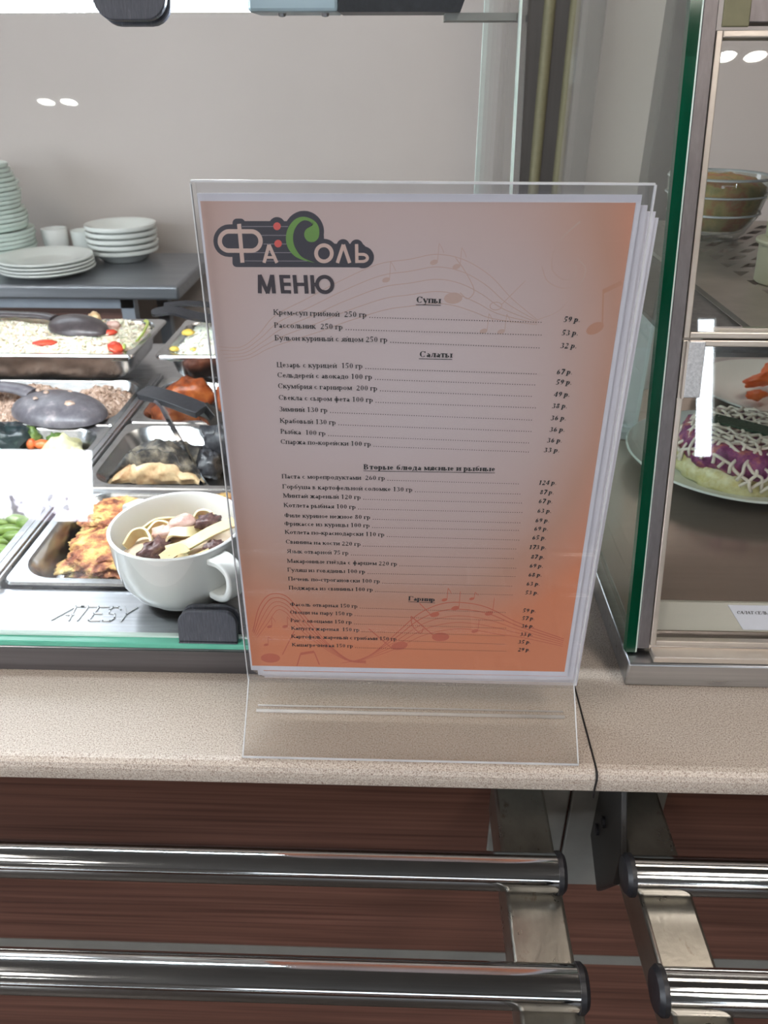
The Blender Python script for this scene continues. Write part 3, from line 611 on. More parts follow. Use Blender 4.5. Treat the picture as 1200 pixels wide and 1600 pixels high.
# ------------------------------------------------------------------ lettering: a small serif alphabet made of strokes
def _g():
    V = lambda x, a=0, b=.45: ('V', x, a, b)
    H = lambda a, b, y: ('H', a, b, y)
    D = lambda a, b, c, d, k=0: ('D', a, b, c, d, k)
    A = lambda cx, cy, rx, ry, a=0, b=360: ('A', cx, cy, rx, ry, a, b)
    v = lambda x, a, b: ('v', x, a, b)
    B = lambda x, y: ('B', x, y)
    bowl = [A(.22, .12, .17, .115, -90, 90), H(.1, .22, .235), H(.1, .22, .012)]
    X = .66
    G = {
     'а': (.44, [A(.17, .13, .12, .125), v(.32, .02, .33), A(.21, .31, .11, .125, 0, 160), H(.31, .41, .015)]),
     'б': (.5, [A(.25, .21, .19, .21), A(.30, .26, .24, .34, 95, 185), H(.28, .42, .6), D(.42, .6, .44, .66)]),
     'в': (.47, [V(.1), A(.2, .34, .14, .1, -90, 90), H(.1, .2, .435), H(.1, .22, .235)]+bowl),
     'г': (.41, [V(.1), H(.1, .37, .435), D(.36, .43, .37, .3)]),
     'д': (.52, [H(.03, .49, .02), D(.05, .02, .04, -.12), D(.48, .02, .49, -.12), v(.39, .02, .45), D(.13, .02, .2, .43), H(.17, .43, .435)]),
     'е': (.44, [A(.22, .225, .17, .215, 8, 325), H(.06, .38, .25)]),
     'ё': (.44, [A(.22, .225, .17, .215, 8, 325), H(.06, .38, .25), B(.14, .58), B(.31, .58)]),
     'ж': (.69, [V(.345), D(.1, .43, .3, .23, 1), D(.3, .23, .08, .01, 1), D(.59, .43, .39, .23, 1), D(.39, .23, .61, .01, 1), H(.02, .14, .012), H(.55, .67, .012), H(.04, .16, .435), H(.53, .65, .435)]),
     'з': (.4, [A(.17, .34, .14, .1, -90, 150), A(.17, .12, .17, .12, -150, 90)]),
     'и': (.53, [V(.11), V(.42), D(.13, .06, .4, .39)]),
     'й': (.53, [V(.11), V(.42), D(.13, .06, .4, .39), A(.265, .62, .1, .07, 180, 360)]),
     'к': (.49, [V(.1), D(.14, .22, .38, .43), D(.2, .26, .42, .02, 1), H(.36, .48, .012), H(.32, .44, .435)]),
     'л': (.5, [V(.39), D(.2, .43, .13, .06), H(.15, .42, .435), B(.08, .05)]),
     'м': (.63, [V(.53), D(.1, .43, .1, .01), H(.04, .17, .012), D(.11, .43, .3, .04, 1), D(.31, .04, .5, .43), H(.04, .12, .435)]),
     'н': (.53, [V(.11), V(.42), H(.11, .42, .23)]),
     'о': (.5, [A(.25, .225, .2, .22)]),
     'п': (.53, [V(.11), V(.42), H(.11, .42, .435)]),
     'р': (.5, [V(.1, -.2, .45), A(.26, .22, .18, .22, -140, 150)]),
     'с': (.44, [A(.24, .225, .19, .215, 45, 320)]),
     'т': (.44, [V(.22), H(.04, .4, .435), D(.04, .43, .03, .31), D(.4, .43, .41, .31)]),
     'у': (.5, [D(.08, .43, .26, .05, 1), D(.43, .43, .2, -.18), H(.01, .18, .435), H(.34, .49, .435), B(.12, -.17)]),
     'ф': (.65, [V(.325, -.2, .65), A(.2, .225, .14, .21), A(.45, .225, .14, .21)]),
     'х': (.5, [D(.09, .43, .4, .02, 1), D(.4, .43, .09, .02), H(.02, .17, .435), H(.34, .47, .435), H(.02, .16, .012), H(.33, .49, .012)]),
     'ц': (.53, [V(.1), V(.41), H(.1, .5, .015), D(.49, .02, .5, -.13)]),
     'ч': (.5, [V(.39), A(.25, .33, .15, .13, 180, 290), H(.27, .39, .2), v(.11, .33, .45)]),
     'ш': (.77, [V(.1), V(.385), V(.67), H(.1, .67, .012)]),
     'щ': (.77, [V(.1), V(.385), V(.67), H(.1, .74, .015), D(.73, .02, .74, -.13)]),
     'ы': (.69, [V(.1), V(.58)]+bowl),
     'ь': (.46, [V(.1)]+bowl),
     'э': (.44, [A(.19, .225, .19, .215, -140, 140), H(.15, .37, .235)]),
     'ю': (.74, [V(.1), H(.1, .32, .23), A(.5, .225, .18, .22)]),
     'я': (.47, [V(.37), A(.25, .32, .16, .11, 90, 270), H(.25, .37, .435), H(.25, .37, .21), D(.26, .2, .08, .02, 1), H(.02, .14, .012)]),
     'А': (.7, [D(.07, .01, .33, .65), D(.33, .65, .62, .01, 1), H(.16, .52, .22), H(.01, .16, .012), H(.52, .7, .012)]),
     'Б': (.57, [V(.13, 0, X), H(.13, .5, .645), D(.5, .645, .51, .5), A(.28, .18, .22, .18, -90, 90), H(.13, .28, .36), H(.13, .28, .012)]),
     'В': (.64, [V(.13, 0, X), A(.28, .5, .19, .15, -90, 90), A(.29, .18, .23, .18, -90, 90), H(.13, .28, .645), H(.13, .3, .352), H(.13, .29, .012)]),
     'Г': (.58, [V(.13, 0, X), H(.13, .52, .645), D(.52, .645, .53, .48)]),
     'Д': (.68, [H(.04, .64, .02), D(.06, .02, .05, -.13), D(.62, .02, .63, -.13), v(.5, .02, X), D(.15, .02, .26, .64), H(.22, .54, .645)]),
     'Е': (.6, [V(.13, 0, X), H(.13, .53, .645), H(.13, .42, .34), H(.13, .55, .012), D(.53, .645, .54, .52), D(.55, .012, .57, .14)]),
     'З': (.5, [A(.24, .5, .19, .15, -90, 150), A(.24, .18, .23, .18, -150, 90)]),
     'К': (.67, [V(.13, 0, X), D(.17, .33, .52, .64), D(.26, .4, .58, .02, 1), H(.5, .68, .012), H(.42, .62, .645)]),
     'Л': (.68, [V(.55, 0, X), D(.25, .64, .12, .05), H(.2, .55, .645), B(.08, .06)]),
     'М': (.86, [V(.74, 0, X), D(.15, .64, .14, .01), H(.05, .24, .012), D(.15, .64, .44, .03, 1), D(.44, .03, .72, .64), H(.04, .16, .645)]),
     'О': (.72, [A(.36, .33, .3, .325)]),
     'П': (.72, [V(.14, 0, X), V(.58, 0, X), H(.14, .58, .64)]),
     'Р': (.56, [V(.13, 0, X), A(.27, .48, .22, .165, -90, 90), H(.13, .27, .645), H(.13, .27, .315)]),
     'С': (.67, [A(.36, .33, .3, .325, 42, 318), D(.57, .64, .58, .46)]),
     'Т': (.62, [V(.31, 0, X), H(.03, .59, .64), D(.03, .64, .02, .5), D(.59, .64, .6, .5)]),
     'Ф': (.79, [V(.39, 0, X), A(.24, .33, .18, .22), A(.54, .33, .18, .22)]),
     'Ц': (.73, [V(.14, 0, X), V(.56, 0, X), H(.14, .68, .012), D(.67, .02, .68, -.15)]),
     'Ь': (.58, [V(.13, 0, X), A(.28, .18, .22, .18, -90, 90), H(.13, .28, .36), H(.13, .28, .012)]),
     'Я': (.65, [V(.52, 0, X), A(.32, .49, .22, .16, 90, 270), H(.32, .52, .645), H(.32, .52, .32), D(.34, .31, .1, .02, 1), H(.02, .16, .012)]),
     '0': (.5, [A(.25, .33, .19, .325)]), '1': (.5, [V(.26, 0, X), D(.26, .64, .12, .56)]),
     '2': (.5, [A(.24, .48, .17, .17, -25, 165), D(.39, .41, .07, .03), ('D', .06, .035, .44, .035, 1)]),
     '3': (.5, [A(.22, .5, .17, .15, -90, 155), A(.22, .18, .22, .18, -150, 90)]),
     '4': (.5, [v(.33, 0, X), H(.03, .46, .19), D(.31, .64, .04, .2)]),
     '5': (.5, [('D', .13, .62, .42, .62, 1), D(.13, .63, .11, .36), A(.2, .2, .21, .2, -140, 120)]),
     '6': (.5, [A(.25, .2, .19, .2), A(.36, .22, .3, .43, 100, 182)]),
     '7': (.5, [('D', .06, .62, .44, .62, 1), D(.43, .62, .2, 0, 1)]),
     '8': (.5, [A(.25, .5, .16, .15), A(.25, .17, .19, .17)]), '9': (.5, [A(.25, .46, .19, .2), A(.14, .44, .3, .43, -80, 2)]),
     '-': (.33, [('D', .04, .22, .29, .22, 1)]), '.': (.25, [B(.12, .05)]), ' ': (.25, [])}
    return G
GLY = _g()
def text_width(t): return sum(GLY[c][0] for c in t)
def set_text(mb, t, P0, P1, em, bold=False, slant=0, put=None):
    """sets a line between two baseline points (mm on the sheet); put() maps (u, v) to a vertex"""
    w = text_width(t); dx, dy = P1[0]-P0[0], P1[1]-P0[1]; Ls = math.hypot(dx, dy); kx = Ls/w; ex = (dx/Ls, dy/Ls)
    T, th, sf = (.165, .07, .055) if bold else (.12, .062, .048)
    def pt(x, y):
        x += slant*y
        return put(P0[0]+x*kx*ex[0]-y*em*ex[1], P0[1]+x*kx*ex[1]+y*em*ex[0])
    def quad(a, b, c, d): mb.add([pt(*a), pt(*b), pt(*c), pt(*d)], [(0, 1, 2, 3)])
    def bar(x0, y0, x1, y1, w):
        d = math.hypot(x1-x0, y1-y0) or 1; nx, ny = -(y1-y0)/d*w/2, (x1-x0)/d*w/2
        quad((x0+nx, y0+ny), (x1+nx, y1+ny), (x1-nx, y1-ny), (x0-nx, y0-ny))
    X = 0
    for ch in t:
        adv, st = GLY[ch]
        for s in st:
            k = s[0]
            if k in 'Vv':
                bar(X+s[1], s[2], X+s[1], s[3], T)
                if k == 'V':
                    for y in (s[2]+sf/2, s[3]-sf/2): bar(X+s[1]-T/2-.05, y, X+s[1]+T/2+.05, y, sf)
            elif k == 'H': bar(X+s[1], s[3], X+s[2], s[3], th)
            elif k == 'D': bar(X+s[1], s[2], X+s[3], s[4], T if s[5] else th)
            elif k == 'B': bar(X+s[1]-.045, s[2], X+s[1]+.045, s[2], .1)
            elif k == 'A':
                _, cx, cy, rx, ry, a0, a1 = s; n = max(4, int(abs(a1-a0)/24))
                for i in range(n):
                    q = []
                    for w_ in (a0+(a1-a0)*i/n, a0+(a1-a0)*(i+1)/n):
                        c_, s_ = cos(rad(w_)), sin(rad(w_)); ti = T*abs(c_)**1.3+th*(1-abs(c_)**1.3)
                        q.append(((X+cx+rx*c_, cy+ry*s_), (X+cx+(rx-ti)*c_, cy+(ry-ti*.6)*s_)))
                    quad(q[0][0], q[1][0], q[1][1], q[0][1])
        X += adv
# every line of the menu: text, where it starts and ends (mm from the sheet's lower left corner), end of the dots, price and its place
ROWS = [
   ('Крем-суп грибной  250 гр', (32.35, 240.1), (80.15, 239.1), (169.55, 237.2), '59 р.', (179.85, 237.9), (188.55, 238.0)),
   ('Рассольник  250 гр', (32.25, 233.4), (67.85, 232.7), (171.25, 230.6), '53 р.', (179.65, 231.0), (188.45, 231.1)),
   ('Бульон куриный с яйцом 250 гр', (32.05, 226.7), (90.85, 226.2), (170.25, 223.8), '32 р.', (179.75, 224.3), (188.55, 224.3)),
   ('Цезарь с курицей  150 гр', (32.05, 212.2), (77.75, 211.9), (170.35, 209.7), '67 р.', (179.35, 210.1), (188.05, 210.2)),
   ('Сельдерей с авокадо 100 гр', (31.95, 206.5), (82.75, 205.9), (169.95, 203.6), '59 р.', (179.65, 204.4), (188.35, 204.5)),
   ('Скумбрия с гарниром  200 гр', (31.85, 200.4), (85.45, 199.5), (169.55, 197.1), '49 р.', (179.35, 197.6), (188.15, 197.7)),
   ('Свекла с сыром фета 100 гр', (31.75, 193.8), (83.05, 192.9), (171.85, 190.6), '38 р.', (179.05, 191.0), (187.55, 191.1)),
   ('Зимний 130 гр', (31.65, 187.1), (58.25, 186.7), (170.15, 183.5), '36 р.', (179.05, 184.0), (187.75, 184.1)),
   ('Крабовый 130 гр', (31.55, 180.3), (62.55, 179.5), (170.15, 176.7), '36 р.', (179.15, 177.2), (187.85, 177.3)),
   ('Рыбка  100 гр', (31.45, 173.8), (56.65, 172.9), (170.75, 169.8), '36 р.', (178.45, 170.7), (187.15, 170.8)),
   ('Спаржа по-корейски 100 гр', (31.05, 167.6), (81.75, 166.7), (170.95, 164.3), '33 р.', (177.25, 164.8), (186.45, 164.9)),
   ('Паста с морепродуктами  260 гр', (30.25, 145.8), (89.55, 145.5), (167.05, 144.2), '124 р.', (176.45, 144.3), (186.95, 144.5)),
   ('Горбуша в картофельной соломке 130 гр', (30.25, 139.2), (105.35, 138.3), (168.05, 137.6), '87 р.', (177.75, 138.2), (186.15, 138.3)),
   ('Минтай жареный 120 гр', (30.15, 133.3), (75.55, 132.8), (169.95, 131.7), '67 р.', (177.65, 132.3), (186.05, 132.4)),
   ('Котлета рыбная 100 гр', (30.15, 126.9), (72.45, 126.3), (170.95, 125.4), '63 р.', (177.55, 125.9), (186.05, 126.0)),
   ('Филе куриное нежное 80 гр', (30.05, 120.0), (80.95, 119.5), (169.65, 118.4), '69 р.', (177.05, 119.4), (185.55, 119.6)),
   ('Фрикассе из курицы 100 гр', (29.65, 114.3), (80.55, 113.8), (169.45, 113.2), '69 р.', (176.85, 113.7), (185.45, 113.9)),
   ('Котлета по-краснодарски 110 гр', (29.65, 108.5), (89.25, 107.7), (169.95, 106.5), '65 р.', (176.35, 107.5), (184.95, 107.7)),
   ('Свинина на кости 220 гр', (29.65, 101.7), (74.95, 100.7), (169.45, 100.2), '173 р.', (175.05, 100.8), (185.65, 101.0)),
   ('Язык отварной 75 гр', (29.95, 94.9), (67.55, 94.2), (168.45, 93.3), '87 р.', (176.85, 94.0), (185.25, 94.1)),
   ('Макаронные гнёзда с фаршем 220 гр', (29.55, 87.9), (96.95, 86.9), (170.25, 86.4), '69 р.', (176.65, 87.5), (185.15, 87.6)),
   ('Гуляш из говядины 100 гр', (29.45, 81.3), (77.45, 80.8), (169.95, 80.3), '68 р.', (176.55, 80.9), (185.05, 81.1)),
   ('Печень по-строгановски 100 гр', (29.45, 74.6), (86.45, 73.8), (169.35, 73.1), '63 р.', (175.95, 74.2), (184.55, 74.4)),
   ('Поджарка из свинины 100 гр', (29.45, 67.8), (82.05, 67.4), (169.15, 66.4), '53 р.', (175.75, 67.5), (184.45, 67.7)),
   ('Фасоль отварная 150 гр', (29.45, 55.0), (72.25, 54.4), (165.85, 52.9), '59 р.', (175.45, 53.7), (184.15, 53.9)),
   ('Овощи на пару 150 гр', (29.05, 48.9), (68.95, 48.3), (165.65, 46.4), '57 р.', (175.55, 47.6), (183.95, 47.8)),
   ('Рис с овощами 150 гр', (29.05, 42.3), (68.35, 41.6), (167.25, 40.3), '36 р.', (175.65, 41.5), (184.15, 41.7)),
   ('Капуста жареная  150 гр', (29.05, 36.0), (73.15, 35.5), (166.55, 34.1), '33 р.', (175.45, 34.8), (183.95, 35.0)),
   ('Картофель жареный с грибами 150 гр', (28.65, 29.2), (97.05, 28.7), (167.05, 27.3), '35 р.', (174.75, 28.5), (183.35, 28.7)),
   ('Кашагречневая 150 гр', (28.65, 22.3), (68.75, 22.2), (169.65, 21.5), '29 р.', (175.35, 22.2), (183.55, 22.4)),
]
HEADS = [('Супы', (105.05, 246.8), (117.65, 246.6)), ('Салаты', (107.25, 218.5), (124.65, 218.3)), ('Вторые блюда мясные и рыбные', (77.25, 152.3), (151.65, 152.1)), ('Гарнир', (103.95, 61.0), (120.75, 60.4))]

# ------------------------------------------------------------------ menu stand and its sheets
SX, SY, SZ = -.1008, .3911, .0371                            # lower left corner of the front sheet
t = thing('menu_stand', (.0043, SY, 0), 'clear acrylic menu stand with flared foot on the beige countertop', 'menu stand')
def acr(name, poly_xz, y0, y1, mat, **kw): return obj(name, MB().prism(poly_xz, 'y', y0, y1), mat, t, **kw)
PX0, PX1 = SX-.0012, SX+.2140; PT = SZ+.3018; FZ = .0335
acr('front_sheet', [(PX0, FZ), (PX1, FZ), (PX1, PT), (PX0, PT+.0008)], SY-.0042, SY-.0024, M['acrylic'])
acr('back_sheet', [(PX0, FZ), (PX1, FZ), (PX1, PT-.001), (PX0, PT-.0005)], SY+.0042, SY+.0060, M['acrylic'])
acr('sheet_edge', [(PX0, PT+.0006), (PX1, PT-.0002), (PX1, PT+.0008), (PX0, PT+.0016)], SY-.0042, SY-.0024, M['acrylic_edge'], label='bright top edge of the front sheet')
acr('sheet_edge', [(PX1, FZ), (PX1+.0008, FZ), (PX1+.0008, PT), (PX1, PT)], SY-.0042, SY-.0024, M['acrylic_edge'], label='bright right edge of the front sheet')
acr('sheet_edge', [(PX0-.0006, FZ), (PX0, FZ), (PX0, PT), (PX0-.0006, PT)], SY-.0042, SY-.0024, M['acrylic_edge'], label='bright left edge of the front sheet')
YF, YB = .3497, .4262
f = MB().prism([(SY-.0042, FZ), (SY-.0024, FZ+.0006), (YF+.0018, .0006), (YF, .0006)], 'x', PX0+.0005, PX1-.0005)
obj('foot', f, M['acrylic_foot'], t, label='sloping front foot')
f = MB().prism([(SY+.0060, FZ), (SY+.0042, FZ+.0006), (YB-.0018, .0006), (YB, .0006)], 'x', PX0+.0005, PX1-.0005)
obj('foot', f, M['acrylic_foot'], t, label='sloping rear foot')
e = MB()
for x0, x1 in ((PX0-.0003, PX0+.0005), (PX1-.0005, PX1+.0003)):
    e.prism([(SY-.0042, FZ), (SY-.0024, FZ+.0006), (YF+.0018, .0006), (YF, .0006)], 'x', x0, x1)
e.box(PX0, PX1, YF-.0006, YF, .0004, .0018)
obj('foot_edge', e, M['acrylic_edge'], t, label='pale cut edges of the front foot')
e = MB().tube([(PX0, SY-.0036, .0316), (PX1, SY-.0036, .0316)], .0011, 8)
obj('fold_line', e, M['acrylic'], t, smooth=180, label='shiny fold line under the pocket')
e = MB().tube([(PX0+.002, SY-.0005, .0013), (PX1-.002, SY-.0005, .0013)], .0012, 8).tube([(PX0+.002, SY+.0050, .0010), (PX1-.002, SY+.0050, .0010)], .0006, 8)
obj('fold_line', e, M['acrylic_edge'], t, smooth=180, label='bright white crease along the foot')  # glint of the crease painted as pale opaque tubes

def sheet(i, dx, dz, tilt, label):
    """a printed A4 sheet standing in the pocket"""
    y = SY+.0004+i*.0009
    r = thing('menu_sheet', (SX+dx, y, SZ+dz), label, 'menu sheet')
    R = Matrix.Translation((SX+dx, y, SZ+dz)) @ Matrix.Rotation(tilt, 4, 'Y')
    obj('paper', MB().box(0, .210, 0, .0005, 0, .297).xform(R), M['paper'], r)
    mb = MB().box(.0012, .2075, -.0002, -.00005, .0040, .2935) if i == 0 else MB().box(.004, .2055, -.0002, -.00005, .0040, .2925)
    obj('printed_artwork', mb.xform(R), M['print'], r)
    return r
s0 = sheet(0, 0, 0, 0, 'front menu sheet with logo, dish lines and prices on warm orange artwork')
sheet(1, .0042, -.0052, rad(-.12), 'second menu sheet, its white edge showing just right of the front one')
sheet(2, .0066, -.0066, rad(.30), 'third menu sheet from the front, sticking out farther right than the second')
sheet(3, .0079, -.0090, rad(.45), 'rearmost menu sheet, lowest at its top right corner')
def put(layer): return lambda u, v: (SX+u/1000, SY+.0004-.00022-.00004*layer, SZ+v/1000)
def layered(mb):
    """gives every printed stroke its own hair-thin level so that crossing strokes do not share a plane"""
    for i, f in enumerate(mb.f):
        for k in f: x, y, z = mb.v[k]; mb.v[k] = (x, y-(i % 14)*2e-6, z)
    return mb
pt = put(5)
tx = MB()
for (txt, a, b, d, price, p0, p1) in ROWS:
    em = 4.25; off = .225*em
    A_, B_ = (a[0], a[1]-off), (b[0], b[1]-off)
    set_text(tx, txt, A_, B_, em, put=pt)
    n = int((d[0]-b[0]-1)/1.3)
    for k in range(n):
        u = b[0]+1.6+k*1.3; v = B_[1]+(d[1]-off*.95-B_[1])*(k+1)/n
        tx.add([pt(u-.22, v-.18), pt(u+.22, v-.18), pt(u+.22, v+.26), pt(u-.22, v+.26)], [(0, 1, 2, 3)])
    set_text(tx, price, (p0[0], p0[1]-1.4), (p1[0], p1[1]-1.4), 4.3, True, .18, put=pt)
for (txt, a, b) in HEADS:
    set_text(tx, txt, (a[0], a[1]-1.0), (b[0], b[1]-1.0), 4.9, True, put=pt)
    tx.add([pt(a[0], a[1]-2.15), pt(b[0], b[1]-2.15), pt(b[0], b[1]-1.8), pt(a[0], a[1]-1.8)], [(0, 1, 2, 3)])
obj('printed_text', layered(tx), M['ink'], s0, label='black dish names, dotted lines and prices')
# the big word under the logo, plain heavy letters
def sbar(mb, pts, w, p):
    for (a, b), (c, d) in zip(pts[:-1], pts[1:]):
        L_ = math.hypot(c-a, d-b); nx, ny = -(d-b)/L_*w/2, (c-a)/L_*w/2; ex, ey = (c-a)/L_*w*.0, (d-b)/L_*w*.0
        mb.add([p(a+nx-ex, b+ny-ey), p(c+nx+ex, d+ny+ey), p(c-nx+ex, d-ny+ey), p(a-nx-ex, b-ny-ey)], [(0, 1, 2, 3)])
def sring(mb, cx, cy, rx, ry, w, p, a0=0, a1=360, n=40):
    for i in range(n):
        q = []
        for k in (i, i+1):
            a = rad(a0+(a1-a0)*k/n); q.append(((cx+rx*cos(a), cy+ry*sin(a)), (cx+(rx-w)*cos(a), cy+(ry-w)*sin(a))))
        mb.add([p(*q[0][0]), p(*q[1][0]), p(*q[1][1]), p(*q[0][1])], [(0, 1, 2, 3)])
def sdisc(mb, cx, cy, rx, ry, p, n=32, rot=0):
    pts = [(cx+rx*cos(2*pi*k/n)*cos(rot)-ry*sin(2*pi*k/n)*sin(rot), cy+rx*cos(2*pi*k/n)*sin(rot)+ry*sin(2*pi*k/n)*cos(rot)) for k in range(n)]
    mb.add([p(*q) for q in pts], [tuple(range(n))])
w = MB(); p5 = put(5); yb, yt, ym = 250.0, 259.2, 254.6; sw = 1.95
sbar(w, [(26.3, yb), (27.0, yt)], sw, p5); sbar(w, [(26.9, yt-.1), (30.4, yb)], 2.0, p5); sbar(w, [(30.2, yb), (33.2, yt-.1)], 2.0, p5); sbar(w, [(33.2, yt), (33.5, yb)], sw, p5)
sbar(w, [(38.0, yb), (37.6, yt)], sw, p5)
for y in (yb+.85, ym, yt-.85): sbar(w, [(37.5, y), (42.2, y)], 1.7, p5)
sbar(w, [(44.6, yb), (44.3, yt)], sw, p5); sbar(w, [(50.0, yb), (49.8, yt)], sw, p5); sbar(w, [(44.4, ym), (49.9, ym)], 1.7, p5)
sbar(w, [(53.3, yb), (53.1, yt)], sw, p5); sbar(w, [(53.2, ym), (55.6, ym)], 1.7, p5); sring(w, 59.3, ym, 4.75, 4.75, 1.9, p5)
obj('printed_heading', layered(w), M['ink_purple'], s0, label='large dark heading word')
# logo: dark rounded backing, stave lines, letters, green curl, red dots
def LG(x, y):
    v = y/643; u0 = 3.25-5.40*v; return (u0+(88.95-u0)*x/1200, 291.9-45.9*v+.3*x/1200)
def lp(layer):
    q = put(layer); return lambda x, y: q(*LG(x, y))
bk = MB(); p = lp(1)
def rr(x0, x1, y0, y1, r): bk.add([p(*q) for q in rrect(x0, x1, y0, y1, r)], [tuple(range(28))])
rr(58, 400, 125, 340, 106); rr(186, 272, 88, 408, 30); rr(208, 1080, 250, 408, 34); rr(225, 600, 104, 330, 20); rr(560, 800, 180, 400, 20)
for cx, cy, r_ in ((486, 134, 56), (667, 172, 134), (800, 312, 94), (928, 264, 44), (1018, 266, 44), (1060, 340, 74)): sdisc(bk, cx, cy, r_, r_, p)
bk.add([p(880, 264), (p(976, 264)), p(1000, 400), p(850, 400)], [(0, 1, 2, 3)]); bk.add([p(975, 266), p(1062, 266), p(1062, 400), p(975, 400)], [(0, 1, 2, 3)])
obj('logo_backing', layered(bk), M['navy'], s0, label='dark rounded logo backing')
st = MB(); p = lp(2)
for y, a, b in ((139, 250, 560), (196, 380, 548), (253, 395, 550), (310, 270, 580), (366, 270, 690)): sbar(st, [(a, y), (b, y)], 4.5, p)
obj('logo_stave', layered(st), M['grey_ink'], s0, label='thin grey stave lines in the logo')
lt = MB(); p = lp(3)
for i in range(64):
    def stad(k, s_):
        a = 2*pi*k/64; cx = 165 if cos(a) < 0 else 312; r_ = 78-s_
        return (cx+r_*cos(a), 234+r_*sin(a))
    lt.add([p(*stad(i, 0)), p(*stad(i+1, 0)), p(*stad(i+1, 29)), p(*stad(i, 29))], [(0, 1, 2, 3)])
sbar(lt, [(231, 122), (254, 378)], 27, p)
sbar(lt, [(399, 378), (432, 258)], 22, p); sbar(lt, [(432, 258), (485, 378)], 22, p); sbar(lt, [(408, 342), (470, 342)], 17, p)
sring(lt, 800, 314, 65, 66, 25, p)
sbar(lt, [(890, 378), (930, 256)], 23, p); sbar(lt, [(930, 256), (972, 378)], 23, p)
sbar(lt, [(1018, 252), (1020, 378)], 22, p); sring(lt, 1056, 344, 44, 34, 20, p, -90, 90, 24); sbar(lt, [(1018, 320), (1058, 320)], 19, p); sbar(lt, [(1018, 368), (1058, 368)], 19, p)
obj('logo_letters', layered(lt), M['beige_ink'], s0, label='beige letters of the logo')
gr = MB(); p = lp(3)
outer = [(740, 235), (768, 190), (760, 130), (720, 92), (660, 76), (605, 94), (562, 145), (546, 205), (555, 268), (592, 322), (645, 354), (735, 377)]
inner = [(690, 225), (668, 192), (690, 150), (727, 134), (704, 106), (662, 100), (622, 128), (598, 175), (594, 232), (612, 286), (655, 340), (735, 376)]
so_, si_ = [(*q, 0) for q in outer], [(*q, 0) for q in inner]
so_, si_ = spline(so_, 5), spline(si_, 5)
for i in range(len(so_)-1): gr.add([p(so_[i].x, so_[i].y), p(so_[i+1].x, so_[i+1].y), p(si_[i+1].x, si_[i+1].y), p(si_[i].x, si_[i].y)], [(0, 1, 2, 3)])
sdisc(gr, 718, 190, 50, 50, lp(3))
obj('logo_curl', layered(gr), M['green_ink'], s0, label='green curl of the logo')
rd = MB(); sdisc(rd, 486, 137, 25, 25, lp(3)); sdisc(rd, 493, 250, 25, 25, lp(3))
obj('logo_dots', layered(rd), M['red_ink'], s0, label='two red dots of the logo')
# swooping staves and notes printed faintly behind the text
def curve(mb, pts, w, p):
    q = spline([(a, b, 0) for a, b in pts], 10); sbar(mb, [(v.x, v.y) for v in q], w, p)
def note(mb, u, v, r, ang, stem, flag, p, w=.35):
    sdisc(mb, u, v, r, r*.62, p, 20, ang)
    if stem:
        x = u+r*.85*(1 if stem > 0 else -1); sbar(mb, [(x, v), (x+flag[0], v+stem)], w, p)
        if flag[1]: curve(mb, [(x+flag[0], v+stem), (x+flag[0]+flag[1]*.6, v+stem*.75), (x+flag[0]+flag[1], v+stem*.5)], w, p)
lo = MB(); p = put(1)
for k in range(5):
    curve(lo, [(72.95-3*k, 9.9-.5*k), (82.65-1.5*k, 17.6-1.5*k), (95.95, 32.6-3*k), (110.65+k, 49.4-4.2*k), (125.15+2*k, 57.8-5*k), (139.75+2*k, 58.8-5.4*k), (154.65+2*k, 55-5.2*k), (173.85+k, 43.9-3*k), (204, 31.5-1.5*k)], .62 if k < 2 else .42, p)
    curve(lo, [(4.05+k*.6, 32.8-1.2*k), (9.45+k*1.2, 51.8-3*k), (16.75+k, 62.2-3*k), (26.05, 62.4-3.3*k), (32.95-.6*k, 54.6-3*k), (41.55-.8*k, 40.8-2.4*k), (52.15, 24.3-1.5*k), (65.25, 11-.3*k), (76.85, 10-.5*k)], .6 if k < 2 else .38, p)
note(lo, 125.15, 31.3, 5.6, .05, 0, (0, 0), p); sbar(lo, [(120.5, 32.5), (106, 47.5)], .8, p); curve(lo, [(106, 47.5), (107, 40), (112, 34), (114, 38)], .6, p)
note(lo, 98.85, 23.4, 5.4, .3, 0, (0, 0), p); sbar(lo, [(94, 21), (79, 37)], .7, p)
note(lo, 120.85, 49.2, 3.0, .3, 0, (0, 0), p); sbar(lo, [(118, 49.5), (111, 58)], .6, p)
for u, v, r_, s_ in ((133.55, 54.5, 2.6, 13), (154.85, 50.9, 2.6, 12), (146.85, 36.6, 2.2, 9), (126.55, 60.8, 1.8, 9), (15.25, 37.1, 1.7, 8), (25.25, 37.4, 1.8, 8), (11.85, 22.1, 1.6, 7), (143.5, 62.0, 1.6, 5)):
    note(lo, u, v, r_, .35, s_, (.4, 2.2 if r_ < 2 else 0), p)
note(lo, 13.85, 10.9, 6.4, .05, 0, (0, 0), p); sbar(lo, [(22, 14), (31, 34)], .6, p)
sbar(lo, [(31, 4.5), (34, 15)], .8, p); sbar(lo, [(34, 15), (43, 17)], 2.0, p); sbar(lo, [(43, 17), (46, 6)], .8, p)
obj('printed_ornament', layered(lo), M['rust_ink'], s0, label='rust coloured stave waves and notes at the foot')
up = MB(); p = put(1)
for k in range(5):
    curve(up, [(2+k, 222-2*k), (14+k, 222-1.5*k), (24+k, 229-2*k), (33.25+k*1.5, 238.7-3.4*k), (50.15+k*1.5, 247.5-4.2*k), (66.55+k, 256.1-5*k), (85.75+k, 264.5-5.6*k), (101.55, 267.1-5.8*k), (115.05, 269.5-6*k), (128.65-k, 266.8-5.6*k), (141.75-2*k, 259.2-4.4*k), (153.15-2*k, 248.2-2.6*k), (166.95, 237.5-.6*k)], .42, p)
